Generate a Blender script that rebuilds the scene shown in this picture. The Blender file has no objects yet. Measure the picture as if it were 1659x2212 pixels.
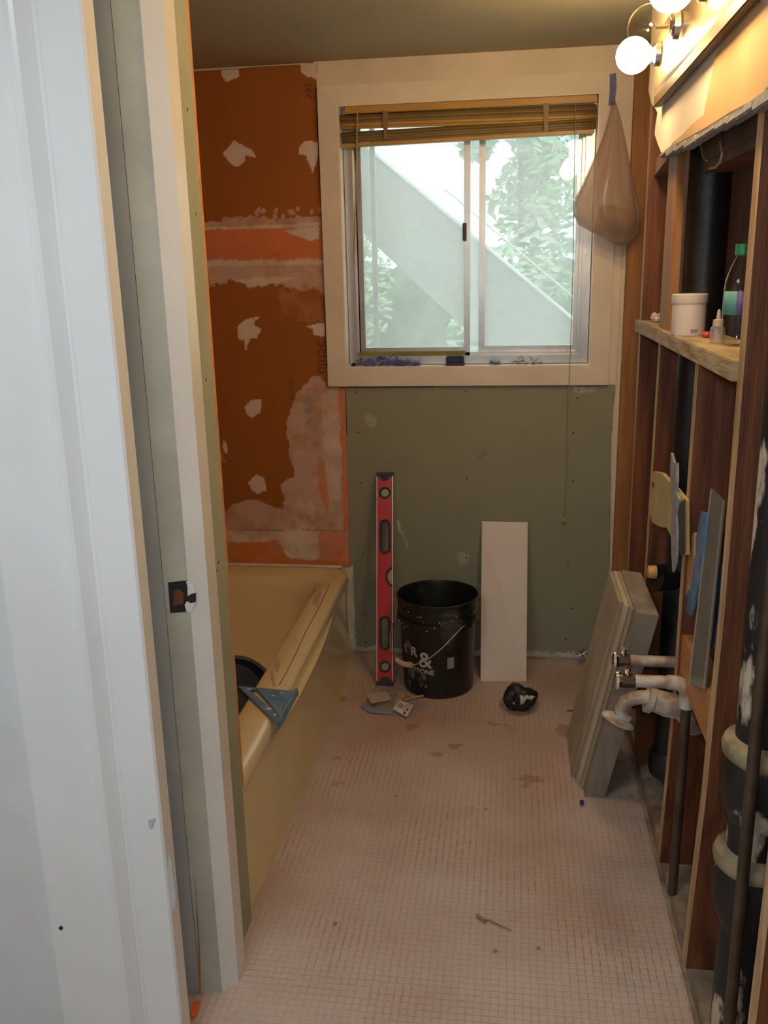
import bpy, bmesh, math, random
import numpy as np
from mathutils import Vector, Matrix
random.seed(7)
C = bpy.context.scene.collection
sc = bpy.context.scene

# ------------------------------------------------------------------ camera
FOC = 1945.8
CP = Vector((0, 0, 1.51))
R = Vector((0.99029995, 0.13714561, -0.02229564))
U = Vector((-0.0142118, 0.25959914, 0.96561189))
F = Vector((-0.13821736, 0.95592854, -0.2590301))
cam = bpy.data.cameras.new('camera'); co = bpy.data.objects.new('camera', cam); C.objects.link(co)
cam.sensor_fit = 'VERTICAL'; cam.sensor_height = 36; cam.lens = FOC*36/2212
cam.clip_start = .02
m = Matrix((R, U, -F)).transposed().to_4x4(); m.translation = CP
co.matrix_world = m
sc.camera = co

# ------------------------------------------------------------------ render look
sc.view_settings.view_transform = 'Standard'; sc.view_settings.look = 'None'
sc.view_settings.gamma = 1; sc.view_settings.use_curve_mapping = False
sc.view_settings.exposure = 0.0

# ------------------------------------------------------------------ light
D = 3.365      # back wall
HC = 2.2156    # ceiling
XT = -.606     # face of the bathtub apron
XS = .39       # face of the open stud wall
w = bpy.data.worlds.new('overcast_sky'); sc.world = w; w.use_nodes = True
w.node_tree.nodes['Background'].inputs[0].default_value = (.80, .93, 1.0, 1)
w.node_tree.nodes['Background'].inputs[1].default_value = 3.0

def lamp(name, kind, loc, power, col, size=.05, rot=None, sy=None):
    l = bpy.data.lights.new(name, kind); l.energy = power; l.color = col
    o = bpy.data.objects.new(name, l); C.objects.link(o); o.location = loc
    if kind == 'AREA':
        l.size = size
        if sy: l.shape = 'RECTANGLE'; l.size_y = sy
    elif kind == 'POINT': l.shadow_soft_size = size
    if rot: o.rotation_euler = rot
    return o
FLASH = 14.0; BULB = 92.0
# the camera's own flash beside the lens
fl = lamp('camera_flash', 'POINT', (.02, .01, 1.565), FLASH, (.90, .97, 1.0), .012)
# daylight portal in the window opening
pt_ = lamp('window_daylight', 'AREA', (-.165, D+.16, 1.6), 1, (1, 1, 1), .95, (math.radians(-90), 0, 0), .95)
pt_.data.cycles.is_portal = True
# unseen area light added in the hall for cool light on the casing
hl = lamp('hall_area_light', 'AREA', (-.70, .28, 2.2), 13, (.88, .95, 1.0), .6)

# ------------------------------------------------------------------ helpers
def ray(x, y): return F + R*((x-829.5)/FOC) - U*((y-1106)/FOC)
def at(x, y, X=None, Y=None, Z=None):
    r = ray(x, y)
    t = X/r.x if X is not None else (Y/r.y if Y is not None else (Z-1.51)/r.z)
    return CP + r*t

class MB:
    def __init__(s): s.bm = bmesh.new(); s.mi = 0
    def face(s, vs):
        try:
            f = s.bm.faces.new(vs); f.material_index = s.mi; return f
        except ValueError: return None
    def box(s, a, b, bev=0):
        (x0, y0, z0), (x1, y1, z1) = a, b
        x0, x1 = sorted((x0, x1)); y0, y1 = sorted((y0, y1)); z0, z1 = sorted((z0, z1))
        return s.hexa([(x0,y0,z0),(x1,y0,z0),(x1,y1,z0),(x0,y1,z0)], [(x0,y0,z1),(x1,y0,z1),(x1,y1,z1),(x0,y1,z1)], bev)
    def hexa(s, lo, hi, bev=0):
        v = [s.bm.verts.new(p) for p in list(lo)+list(hi)]; n = len(lo)
        fs = [s.face(v[:n][::-1]), s.face(v[n:])]
        for i in range(n): fs.append(s.face([v[i], v[(i+1) % n], v[n+(i+1) % n], v[n+i]]))
        if bev:
            es = {e for f in fs if f for e in f.edges}
            bmesh.ops.bevel(s.bm, geom=list(es), offset=bev, segments=2, affect='EDGES', clamp_overlap=True)
        return v
    def prism(s, pts, vec, bev=0):
        vec = Vector(vec); lo = [Vector(p) for p in pts]; return s.hexa(lo, [p+vec for p in lo], bev)
    def tube(s, pts, r, n=12, cap=True, closed=False):
        pts = [Vector(p) for p in pts]; rs = r if hasattr(r, '__len__') else [r]*len(pts)
        rings = []; up = None; N = len(pts)
        for i, p in enumerate(pts):
            if closed: t = (pts[(i+1) % N]-pts[i-1]).normalized()
            else: t = (pts[min(i+1, N-1)]-pts[max(i-1, 0)]).normalized()
            if up is None:
                a = Vector((0, 0, 1)) if abs(t.z) < .9 else Vector((1, 0, 0))
                up = (a-t*a.dot(t)).normalized()
            else: up = (up-t*up.dot(t)).normalized()
            sd = t.cross(up)
            rings.append([s.bm.verts.new(p+(up*math.cos(2*math.pi*k/n)+sd*math.sin(2*math.pi*k/n))*rs[i]) for k in range(n)])
        M = N if closed else N-1
        for i in range(M):
            A, B = rings[i], rings[(i+1) % N]
            for k in range(n): s.face([A[k], A[(k+1) % n], B[(k+1) % n], B[k]])
        if cap and not closed: s.face(rings[0][::-1]); s.face(rings[-1])
    def lathe(s, prof, n=40, c=(0, 0, 0), M=None, wob=None):
        rings = []
        for (r, z) in prof:
            if r < 1e-6:
                q = Vector((0, 0, z)); q = (M @ q if M else q)+Vector(c); rings.append([s.bm.verts.new(q)]); continue
            row = []
            for k in range(n):
                a = 2*math.pi*k/n; rr = r*(wob(a, z) if wob else 1)
                q = Vector((rr*math.cos(a), rr*math.sin(a), z)); q = (M @ q if M else q)+Vector(c); row.append(s.bm.verts.new(q))
            rings.append(row)
        for A, B in zip(rings, rings[1:]):
            if len(A) == 1 and len(B) == 1: continue
            if len(A) == 1:
                for k in range(n): s.face([A[0], B[k], B[(k+1) % n]])
            elif len(B) == 1:
                for k in range(n): s.face([A[k], A[(k+1) % n], B[0]])
            else:
                for k in range(n): s.face([A[k], A[(k+1) % n], B[(k+1) % n], B[k]])
    def build(s, name, mats, parent=None, smooth=False, fix=True):
        if fix: bmesh.ops.recalc_face_normals(s.bm, faces=s.bm.faces)
        me = bpy.data.meshes.new(name); s.bm.to_mesh(me); s.bm.free()
        for mm in (mats if isinstance(mats, (list, tuple)) else [mats]): me.materials.append(mm)
        if smooth:
            for p in me.polygons: p.use_smooth = True
            if smooth != 'all':
                try: me.set_sharp_from_angle(angle=math.radians(38))
                except Exception: pass
        o = bpy.data.objects.new(name, me); C.objects.link(o)
        if parent:
            o.parent = parent; o.matrix_parent_inverse = Matrix.Translation(-parent.location) if parent.type == 'EMPTY' else Matrix.Identity(4)
        return o

def thing(name, label, cat, loc=(0, 0, 0), group=None):
    o = bpy.data.objects.new(name, None); C.objects.link(o); o.location = loc
    o.empty_display_size = .05
    return tag(o, label, cat, group)
def tag(o, label, cat, group=None):
    o['label'] = label; o['category'] = cat
    if group: o['group'] = group
    return o
def struct(o, label=None):
    o['kind'] = 'structure'
    if label: o['label'] = label
    return o

# ------------------------------------------------------------------ materials
def mat(name, col, rough=.6, metal=0, var=.12, sc_=8, bump=.05, bs=60, stretch=(1, 1, 1), spec=.5, col2=None, fac=(.35, .65), coat=0):
    m = bpy.data.materials.new(name); m.use_nodes = True; nt = m.node_tree; N = nt.nodes; L = nt.links
    b = N['Principled BSDF']; b.inputs['Roughness'].default_value = rough; b.inputs['Metallic'].default_value = metal
    b.inputs['Specular IOR Level'].default_value = spec; b.inputs['Coat Weight'].default_value = coat
    tc = N.new('ShaderNodeTexCoord'); mp = N.new('ShaderNodeMapping'); mp.inputs['Scale'].default_value = stretch
    L.new(tc.outputs['Object'], mp.inputs['Vector'])
    n = N.new('ShaderNodeTexNoise'); n.inputs['Scale'].default_value = sc_; n.inputs['Detail'].default_value = 6
    L.new(mp.outputs[0], n.inputs['Vector'])
    cr = N.new('ShaderNodeValToRGB'); cr.color_ramp.elements[0].position = fac[0]; cr.color_ramp.elements[1].position = fac[1]
    c2 = col2 or tuple(c*(1+var) for c in col); c1 = col if col2 else tuple(c*(1-var) for c in col)
    cr.color_ramp.elements[0].color = (*c1, 1); cr.color_ramp.elements[1].color = (*[min(1, c) for c in c2], 1)
    L.new(n.outputs['Fac'], cr.inputs['Fac']); L.new(cr.outputs[0], b.inputs['Base Color'])
    if bump:
        n2 = N.new('ShaderNodeTexNoise'); n2.inputs['Scale'].default_value = bs; n2.inputs['Detail'].default_value = 4
        L.new(mp.outputs[0], n2.inputs['Vector'])
        bp = N.new('ShaderNodeBump'); bp.inputs['Strength'].default_value = min(1, bump*4); bp.inputs['Distance'].default_value = .002
        L.new(n2.outputs['Fac'], bp.inputs['Height']); L.new(bp.outputs[0], b.inputs['Normal'])
    m.diffuse_color = (*col, 1)
    return m
def glassy(name, tint=(1, 1, 1), rough=.02, dirt=0., dirtcol=(.7, .7, .68), refl=1.0):
    m = bpy.data.materials.new(name); m.use_nodes = True; nt = m.node_tree; N = nt.nodes; L = nt.links
    N.remove(N['Principled BSDF']); out = N['Material Output']
    tr = N.new('ShaderNodeBsdfTransparent'); tr.inputs[0].default_value = (*tint, 1)
    gl = N.new('ShaderNodeBsdfGlossy'); gl.inputs['Roughness'].default_value = rough; gl.inputs[0].default_value = (refl, refl, refl, 1)
    fr = N.new('ShaderNodeFresnel'); ge = N.new('ShaderNodeNewGeometry'); mr0 = N.new('ShaderNodeMapRange'); mr0.inputs[3].default_value = 1.45; mr0.inputs[4].default_value = 1/1.45
    L.new(ge.outputs['Backfacing'], mr0.inputs[0]); L.new(mr0.outputs[0], fr.inputs[0])
    mx = N.new('ShaderNodeMixShader'); L.new(fr.outputs[0], mx.inputs[0]); L.new(tr.outputs[0], mx.inputs[1]); L.new(gl.outputs[0], mx.inputs[2])
    last = mx
    if dirt:
        tl = N.new('ShaderNodeBsdfTranslucent'); tl.inputs[0].default_value = (*dirtcol, 1)
        df = N.new('ShaderNodeBsdfDiffuse'); df.inputs[0].default_value = (*dirtcol, 1)
        m2 = N.new('ShaderNodeMixShader'); m2.inputs[0].default_value = .5; L.new(tl.outputs[0], m2.inputs[1]); L.new(df.outputs[0], m2.inputs[2])
        n = N.new('ShaderNodeTexNoise'); n.inputs['Scale'].default_value = 5; n.inputs['Detail'].default_value = 7
        tc = N.new('ShaderNodeTexCoord'); L.new(tc.outputs['Object'], n.inputs['Vector'])
        mr = N.new('ShaderNodeMapRange'); mr.inputs[1].default_value = .3; mr.inputs[2].default_value = .75
        mr.inputs[3].default_value = dirt*.75; mr.inputs[4].default_value = min(1, dirt*1.35)
        L.new(n.outputs['Fac'], mr.inputs[0])
        m3 = N.new('ShaderNodeMixShader'); L.new(mr.outputs[0], m3.inputs[0]); L.new(mx.outputs[0], m3.inputs[1]); L.new(m2.outputs[0], m3.inputs[2]); last = m3
    L.new(last.outputs[0], out.inputs[0]); m.diffuse_color = (*tint, .4)
    return m
def emis(name, col, st):
    m = bpy.data.materials.new(name); m.use_nodes = True; N = m.node_tree.nodes
    b = N['Principled BSDF']; b.inputs['Emission Color'].default_value = (*col, 1); b.inputs['Emission Strength'].default_value = st
    b.inputs['Base Color'].default_value = (.8, .8, .8, 1)
    return m
def painted_mat(name, rough=.7, bs=90, bump=.2):
    m = bpy.data.materials.new(name); m.use_nodes = True; nt = m.node_tree; N = nt.nodes; L = nt.links
    b = N['Principled BSDF']; b.inputs['Roughness'].default_value = rough; b.inputs['Specular IOR Level'].default_value = .35
    a = N.new('ShaderNodeVertexColor'); a.layer_name = 'Col'; L.new(a.outputs[0], b.inputs['Base Color'])
    n2 = N.new('ShaderNodeTexNoise'); n2.inputs['Scale'].default_value = bs
    tc = N.new('ShaderNodeTexCoord'); L.new(tc.outputs['Object'], n2.inputs['Vector'])
    bp = N.new('ShaderNodeBump'); bp.inputs['Strength'].default_value = bump; bp.inputs['Distance'].default_value = .002
    L.new(n2.outputs['Fac'], bp.inputs['Height']); L.new(bp.outputs[0], b.inputs['Normal'])
    return m

M = {}
M['white'] = mat('white_gloss_paint', (.80, .80, .79), .28, var=.04, sc_=5, bump=.03, bs=25)
M['casing'] = mat('white_casing_paint', (.82, .84, .85), .22, var=.03, sc_=4, bump=.02, bs=18)
M['oldjamb'] = mat('old_grey_green_paint', (.50, .51, .44), .4, var=.1, sc_=9, bump=.04)
M['greyjamb'] = mat('grey_white_paint', (.52, .54, .53), .35, var=.06, sc_=6, bump=.03)
M['trimpink'] = mat('cream_window_paint', (.82, .75, .66), .32, var=.05, sc_=6, bump=.05, bs=30)
M['wallpaint'] = mat('beige_wall_paint', (.74, .66, .55), .55, var=.07, sc_=5, bump=.08, bs=40)
M['ceil'] = mat('green_gypsum_ceiling', (.41, .39, .28), .85, var=.06, sc_=3, bump=.03)
M['green'] = mat('green_gypsum_edge', (.36, .38, .29), .85, var=.08, sc_=6, bump=.03)
M['orangeedge'] = mat('orange_foam_edge', (.66, .26, .10), .8, var=.15, sc_=30)
M['orange'] = mat('orange_board_plain', (.33, .11, .02), .75, var=.1, sc_=5)
M['thinset'] = mat('dried_white_thinset', (.70, .64, .58), .9, var=.1, sc_=20, bump=.3, bs=70)
M['hall'] = mat('hall_wall_paint', (.70, .73, .75), .5, var=.03)
M['tub'] = mat('cream_tub_enamel', (.74, .63, .38), .16, var=.04, sc_=4, bump=.01, bs=10, coat=.3)
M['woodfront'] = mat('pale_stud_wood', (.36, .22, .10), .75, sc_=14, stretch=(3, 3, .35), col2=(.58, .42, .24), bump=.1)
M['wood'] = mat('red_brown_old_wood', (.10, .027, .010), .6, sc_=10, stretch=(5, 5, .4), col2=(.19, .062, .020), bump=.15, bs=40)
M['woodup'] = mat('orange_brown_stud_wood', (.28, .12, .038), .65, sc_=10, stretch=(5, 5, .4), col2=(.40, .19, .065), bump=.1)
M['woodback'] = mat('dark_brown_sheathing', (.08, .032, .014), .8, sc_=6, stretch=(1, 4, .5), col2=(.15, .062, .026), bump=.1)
M['blocking'] = mat('orange_blocking_wood', (.42, .17, .05), .6, sc_=8, stretch=(3, .4, 3), col2=(.52, .24, .09), bump=.1)
M['shelfwood'] = mat('dusty_shelf_wood', (.30, .22, .11), .8, sc_=16, stretch=(1, .5, 3), col2=(.52, .42, .27), bump=.2)
M['dust'] = mat('dusty_brown_plate', (.20, .14, .09), .95, sc_=12, col2=(.38, .31, .24), bump=.4)
M['plank'] = mat('grey_tan_plank', (.35, .29, .21), .6, sc_=5, stretch=(6, 3, .6), col2=(.47, .40, .30), bump=.08)
M['plank2'] = mat('pale_tan_plank', (.50, .42, .30), .6, sc_=5, stretch=(6, 3, .6), col2=(.60, .52, .40), bump=.08)
M['plank3'] = mat('grey_plank', (.25, .21, .175), .6, sc_=5, stretch=(6, 3, .6), col2=(.35, .30, .25), bump=.08)
M['iron'] = mat('black_cast_iron', (.012, .012, .013), .42, var=.3, sc_=20, bump=.15, bs=60)
M['ironpaint'] = mat('iron_with_plaster_splashes', (.012, .012, .013), .5, sc_=5.5, stretch=(2.2, 2.2, .8), col2=(.55, .48, .38), fac=(.57, .61), bump=.2)
M['ironcollar'] = mat('plastered_pipe_collar', (.10, .07, .035), .8, sc_=14, col2=(.36, .29, .18), bump=.5)
M['copper'] = mat('dull_copper_pipe', (.10, .07, .045), .45, metal=.5, var=.25, sc_=20)
M['chrome'] = mat('chrome', (.85, .85, .85), .08, metal=1, var=.02, bump=0)
M['stub'] = mat('paint_splashed_stub_pipe', (.36, .26, .20), .5, metal=.15, sc_=26, col2=(.60, .56, .50), fac=(.4, .6), bump=.2)
M['alum'] = mat('dull_aluminium', (.60, .59, .57), .32, metal=.85, var=.06, sc_=7)
M['greenrail'] = mat('mossy_green_rail', (.22, .24, .05), .6, var=.2, sc_=25)
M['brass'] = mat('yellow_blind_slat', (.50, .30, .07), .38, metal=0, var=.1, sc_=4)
M['brassdark'] = mat('shaded_slat_and_tape', (.23, .16, .06), .45, var=.1, sc_=4)  # darker slat copy paints the gap shade in the stack; also ladder tape colour
M['black'] = mat('black_plastic', (.011, .011, .012), .35, var=.2, sc_=15, bump=.05)
M['bucket'] = mat('black_bucket_plastic', (.010, .010, .011), .38, sc_=7, stretch=(1, 1, .7), col2=(.10, .095, .09), fac=(.60, .80), bump=.06)
M['red'] = mat('red_level_enamel', (.50, .018, .014), .3, var=.05, sc_=8, bump=0)
M['rubber'] = mat('dark_grip_rubber', (.03, .035, .045), .6, var=.1)
M['silver'] = mat('bare_aluminium_edge', (.7, .68, .64), .3, metal=.8, var=.03)
M['vial'] = mat('yellow_green_vial', (.35, .36, .16), .2, var=.05)
M['tile'] = mat('cream_ceramic_tile', (.70, .62, .55), .35, var=.03, sc_=4, bump=.01)
M['tileedge'] = mat('pale_tile_edge', (.60, .57, .51), .7, var=.05)
M['blue'] = mat('chalky_blue_plastic', (.07, .18, .36), .5, sc_=18, col2=(.16, .27, .42), bump=.05)
M['bluedeep'] = mat('dark_blue_foam', (.03, .045, .16), .8, var=.2, sc_=60, bump=.2)
M['bluetape'] = mat('blue_masking_tape', (.16, .18, .40), .7, var=.2, sc_=40)
M['jar'] = mat('white_plastic_jar', (.74, .68, .64), .4, var=.02)
M['jarpurple'] = mat('violet_label_print', (.28, .24, .42), .5, var=.1)
M['capgreen'] = mat('green_cap', (.02, .25, .10), .4, var=.05)
M['labelteal'] = mat('teal_label', (.12, .38, .36), .5, var=.1)
M['labelpurple'] = mat('violet_bottle_label', (.18, .13, .42), .5, var=.1)
M['capred'] = mat('red_plastic', (.60, .06, .04), .4, var=.05)
M['white2'] = mat('white_lettering', (.50, .48, .46), .6, var=.05)
M['sticker'] = mat('pale_sticker', (.24, .27, .28), .6, var=.08)
M['darkprint'] = mat('dark_brown_print', (.15, .045, .018), .8, var=.1)
M['greyprint'] = mat('grey_print_under_film', (.34, .33, .29), .8, var=.1)
M['wire'] = mat('bucket_bail_wire', (.55, .50, .45), .4, metal=.6, var=.1)
M['handle'] = mat('white_bail_grip', (.55, .44, .37), .6, var=.1)
M['gypsum'] = mat('broken_gypsum_core', (.30, .30, .30), .95, var=.15, sc_=50, bump=.6, bs=120)
M['paper'] = mat('yellow_drywall_paper', (.50, .40, .19), .85, var=.1, sc_=7, bump=.05)
M['oldpaper'] = mat('tan_torn_wallpaper', (.62, .42, .20), .8, var=.08, sc_=5, bump=.08)
M['cream'] = mat('pale_cream_wall', (.80, .74, .62), .7, var=.05, sc_=4, bump=.04)
M['strip'] = mat('grey_metal_straightedge', (.20, .19, .17), .35, metal=.4, var=.1, sc_=10)
M['twig'] = mat('grey_brown_fibre', (.25, .20, .15), .9)
M['darkgrey'] = mat('charcoal_plastic', (.05, .05, .052), .5, var=.3, sc_=8)
M['grout'] = mat('black_with_thinset_smears', (.012, .012, .012), .45, sc_=16, col2=(.70, .68, .64), fac=(.60, .63), bump=.15)
M['stair'] = mat('weathered_grey_timber', (.34, .33, .31), .8, var=.1, sc_=4)
M['rail'] = mat('white_edge_strip', (.8, .82, .8), .5, var=.02)
M['leaf'] = mat('pale_green_leaves', (.34, .48, .27), .6, sc_=6, col2=(.66, .78, .58), bump=0)
M['bark'] = mat('grey_bark', (.14, .11, .08), .9)
M['yard'] = mat('pale_yard_ground', (.30, .34, .28), .9, var=.1, sc_=2)
M['cord'] = mat('tan_cord', (.40, .30, .14), .7, var=.05)
M['tanscrap'] = mat('tan_wood_scrap', (.50, .27, .10), .7, var=.12, sc_=12)
M['orangescrap'] = mat('orange_membrane_scrap', (.75, .14, .03), .7, var=.1)
M['glass'] = glassy('hazy_window_glass', (.93, .97, .95), .015, dirt=.43, dirtcol=(.80, .83, .80))
M['clear'] = glassy('clear_plastic', (.93, .92, .88), .08)
M['clearfilm'] = glassy('crinkled_clear_bag', (.98, .97, .98), .22, dirt=.28, dirtcol=(.72, .69, .74))
M['bulbglass'] = glassy('clear_bulb_glass', (.97, .95, .90), .02)
M['bulb'] = emis('lit_bulb', (1, .65, .31), BULB)
M['barmetal'] = mat('brushed_brass_bar', (.62, .50, .32), .3, metal=.85, var=.05)
M['filament'] = mat('filament_metal', (.8, .7, .5), .2, metal=1)

# bag film: thin translucent plastic
mb = bpy.data.materials.new('pinkish_bag_film'); mb.use_nodes = True
N = mb.node_tree.nodes; L = mb.node_tree.links; N.remove(N['Principled BSDF'])
df = N.new('ShaderNodeBsdfDiffuse'); df.inputs[0].default_value = (.62, .44, .34, 1)
tl = N.new('ShaderNodeBsdfTranslucent'); tl.inputs[0].default_value = (.62, .44, .34, 1)
gl = N.new('ShaderNodeBsdfGlossy'); gl.inputs['Roughness'].default_value = .3
tr = N.new('ShaderNodeBsdfTransparent')
a = N.new('ShaderNodeMixShader'); a.inputs[0].default_value = .4; L.new(df.outputs[0], a.inputs[1]); L.new(tl.outputs[0], a.inputs[2])
b = N.new('ShaderNodeMixShader'); b.inputs[0].default_value = .07; L.new(a.outputs[0], b.inputs[1]); L.new(gl.outputs[0], b.inputs[2])
c = N.new('ShaderNodeMixShader'); c.inputs[0].default_value = .5; L.new(b.outputs[0], c.inputs[1]); L.new(tr.outputs[0], c.inputs[2])
L.new(c.outputs[0], N['Material Output'].inputs[0]); M['bag'] = mb

# floor: white thinset combed over an orange waffle membrane
fm = bpy.data.materials.new('thinset_filled_waffle_membrane'); fm.use_nodes = True
nt = fm.node_tree; N = nt.nodes; L = nt.links; bs = N['Principled BSDF']
def math_(op, a=None, b=None, c=None):
    n = N.new('ShaderNodeMath'); n.operation = op
    for i, v in enumerate((a, b, c)):
        if v is None: continue
        if isinstance(v, (int, float)): n.inputs[i].default_value = v
        else: L.new(v, n.inputs[i])
    return n.outputs[0]
def noise_(vec, s, d=4):
    n = N.new('ShaderNodeTexNoise'); n.inputs['Scale'].default_value = s; n.inputs['Detail'].default_value = d
    L.new(vec, n.inputs['Vector']); return n.outputs['Fac']
def ramp_(v, lo, hi, a=0., b=1.):
    n = N.new('ShaderNodeMapRange'); n.inputs[1].default_value = lo; n.inputs[2].default_value = hi; n.inputs[3].default_value = a; n.inputs[4].default_value = b
    L.new(v, n.inputs[0]); return n.outputs[0]
tc = N.new('ShaderNodeTexCoord'); vec = tc.outputs['Object']
sx = N.new('ShaderNodeSeparateXYZ'); L.new(vec, sx.inputs[0])
mo = N.new('ShaderNodeMapping'); mo.inputs['Location'].default_value = (3, 7, 0); L.new(vec, mo.inputs[0]); v2 = mo.outputs[0]
mo3 = N.new('ShaderNodeMapping'); mo3.inputs['Location'].default_value = (13, 2, 0); mo3.inputs['Scale'].default_value = (.35, 1.3, 1); L.new(vec, mo3.inputs[0]); v3 = mo3.outputs[0]
wob = math_('MULTIPLY', math_('SUBTRACT', noise_(vec, 9, 2), .5), .004)
def lines(axis, pitch, width):
    t = math_('FRACT', math_('DIVIDE', math_('ADD', axis, wob), pitch))
    d = math_('ABSOLUTE', math_('SUBTRACT', t, .5))
    return ramp_(d, width, width*.35)
lx = lines(sx.outputs['X'], .0172, .15); ly = lines(sx.outputs['Y'], .0172, .13)
mask1 = ramp_(noise_(vec, 3.2, 5), .44, .62); mask2 = ramp_(noise_(v3, 2.4, 4), .50, .66)
fine = ramp_(noise_(v2, 45, 3), .35, .60)
base_l = .10
kx = math_('MULTIPLY', math_('MULTIPLY', lx, math_('ADD', base_l, math_('MULTIPLY', mask1, .75))), fine)
ky = math_('MULTIPLY', math_('MULTIPLY', ly, math_('ADD', .14, math_('MULTIPLY', mask2, .5))), fine)
k = math_('MINIMUM', math_('MAXIMUM', kx, ky), 1)
crb = N.new('ShaderNodeValToRGB'); L.new(noise_(v2, 2.5, 6), crb.inputs[0])
crb.color_ramp.elements[0].color = (.42, .30, .245, 1); crb.color_ramp.elements[0].position = .3
crb.color_ramp.elements[1].color = (.55, .46, .42, 1); crb.color_ramp.elements[1].position = .62
mx1 = N.new('ShaderNodeMixRGB'); L.new(k, mx1.inputs[0]); L.new(crb.outputs[0], mx1.inputs[1]); mx1.inputs[2].default_value = (.42, .19, .13, 1)
# bare membrane squares and brown stains, further in
st = ramp_(noise_(v2, 7, 3), .645, .665)
sy_ = math_('MULTIPLY', ramp_(sx.outputs['Y'], 2.2, 2.5), st)
mx2 = N.new('ShaderNodeMixRGB'); L.new(math_('MULTIPLY', sy_, .55), mx2.inputs[0]); L.new(mx1.outputs[0], mx2.inputs[1]); mx2.inputs[2].default_value = (.26, .13, .05, 1)
L.new(mx2.outputs[0], bs.inputs['Base Color'])
bs.inputs['Roughness'].default_value = .42; bs.inputs['Specular IOR Level'].default_value = .45
bp = N.new('ShaderNodeBump'); bp.inputs['Distance'].default_value = .003; bp.inputs['Strength'].default_value = .35
h = math_('SUBTRACT', math_('MULTIPLY', noise_(vec, 30, 4), .4), math_('MAXIMUM', lx, ly))
L.new(h, bp.inputs['Height']); L.new(bp.outputs[0], bs.inputs['Normal'])
M['floor'] = fm

# ------------------------------------------------------------------ numpy painting of the stains and patches that belong to a board
rs = np.random.RandomState(3)
LAT = rs.rand(256, 256)
def vn(x, y):
    xi = np.floor(x).astype(int); yi = np.floor(y).astype(int); fx = x-xi; fy = y-yi
    fx = fx*fx*(3-2*fx); fy = fy*fy*(3-2*fy)
    g = lambda i, j: LAT[i % 256, j % 256]
    return (g(xi, yi)*(1-fx)+g(xi+1, yi)*fx)*(1-fy)+(g(xi, yi+1)*(1-fx)+g(xi+1, yi+1)*fx)*fy
def fbm(x, y, s, o=4):
    r = 0; a = .5; t = 0
    for i in range(o):
        r = r+a*vn(x*s+i*17.3, y*s+i*9.1); t += a; a *= .55; s *= 2.1
    return r/t
def inside(px, py, poly):
    c = np.zeros(px.shape, bool); n = len(poly)
    for i in range(n):
        x0, y0 = poly[i]; x1, y1 = poly[(i+1) % n]
        if y0 == y1: continue
        cond = ((y0 > py) != (y1 > py)) & (px < (x1-x0)*(py-y0)/(y1-y0)+x0)
        c ^= cond
    return c
def wallpoly(pts, Y): return [(at(x, y, Y=Y).x, at(x, y, Y=Y).z) for x, y in pts]
def painted_sheet(name, Y, outline, base, layers, material, parent=None, res=.004, thick=.012):
    """a sheet facing -Y cut to an outline given in wall metres, coloured by its own stains"""
    xs = [p[0] for p in outline]; zs = [p[1] for p in outline]
    nx = int((max(xs)-min(xs))/res)+1; nz = int((max(zs)-min(zs))/res)+1
    gx = np.linspace(min(xs), max(xs), nx+1); gz = np.linspace(min(zs), max(zs), nz+1)
    X, Z = np.meshgrid(gx, gz)
    n = fbm(X, Z, 4)
    col = np.stack([np.full(X.shape, b)*(1+.16*(n-.5)) for b in base], -1)
    for poly, c, amp, alpha in layers:
        dx = (fbm(X+5, Z, 40, 3)-.5)*amp*2; dz = (fbm(X, Z+9, 40, 3)-.5)*amp*2
        msk = inside(X+dx, Z+dz, poly)
        mot = 1+.22*(fbm(X+2, Z+2, 14)-.5)
        al = alpha if alpha >= 1 else np.clip(alpha+(fbm(X+7, Z+3, 16)-.5)*1.4, 0, 1)
        for k in range(3):
            col[..., k] = np.where(msk, col[..., k]*(1-al)+c[k]*mot*al, col[..., k])
    keep = inside((X[:-1, :-1]+X[1:, 1:])/2, (Z[:-1, :-1]+Z[1:, 1:])/2, outline)
    idx = np.arange((nx+1)*(nz+1)).reshape(nz+1, nx+1)
    q = np.stack([idx[:-1, :-1], idx[:-1, 1:], idx[1:, 1:], idx[1:, :-1]], -1)[keep]
    used = np.unique(q); remap = -np.ones(idx.size, int); remap[used] = np.arange(len(used))
    V = np.stack([X.ravel()[used], np.full(len(used), Y), Z.ravel()[used]], -1)
    cc = col.reshape(-1, 3)[used]
    q = remap[q]
    # rim and back of the sheet
    nb = len(outline); base_i = len(V)
    me = bpy.data.meshes.new(name)
    Vb = np.array([(x, Y+.0005, z) for x, z in outline]+[(x, Y+thick, z) for x, z in outline])
    verts = np.vstack([V, Vb]); faces = q.tolist()
    for i in range(nb):
        j = (i+1) % nb; faces.append([base_i+i, base_i+nb+i, base_i+nb+j, base_i+j])
    faces.append([base_i+nb+i for i in range(nb)])
    me.from_pydata(verts.tolist(), [], faces); me.update()
    ca = me.color_attributes.new('Col', 'FLOAT_COLOR', 'POINT')
    allc = np.vstack([cc, np.tile(np.array(base), (2*nb, 1))]); buf = np.hstack([np.clip(allc, 0, 1), np.ones((len(allc), 1))]).astype(np.float32)
    ca.data.foreach_set('color', buf.ravel())
    me.materials.append(material)
    o = bpy.data.objects.new(name, me); C.objects.link(o)
    if parent: o.parent = parent
    return o
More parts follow.
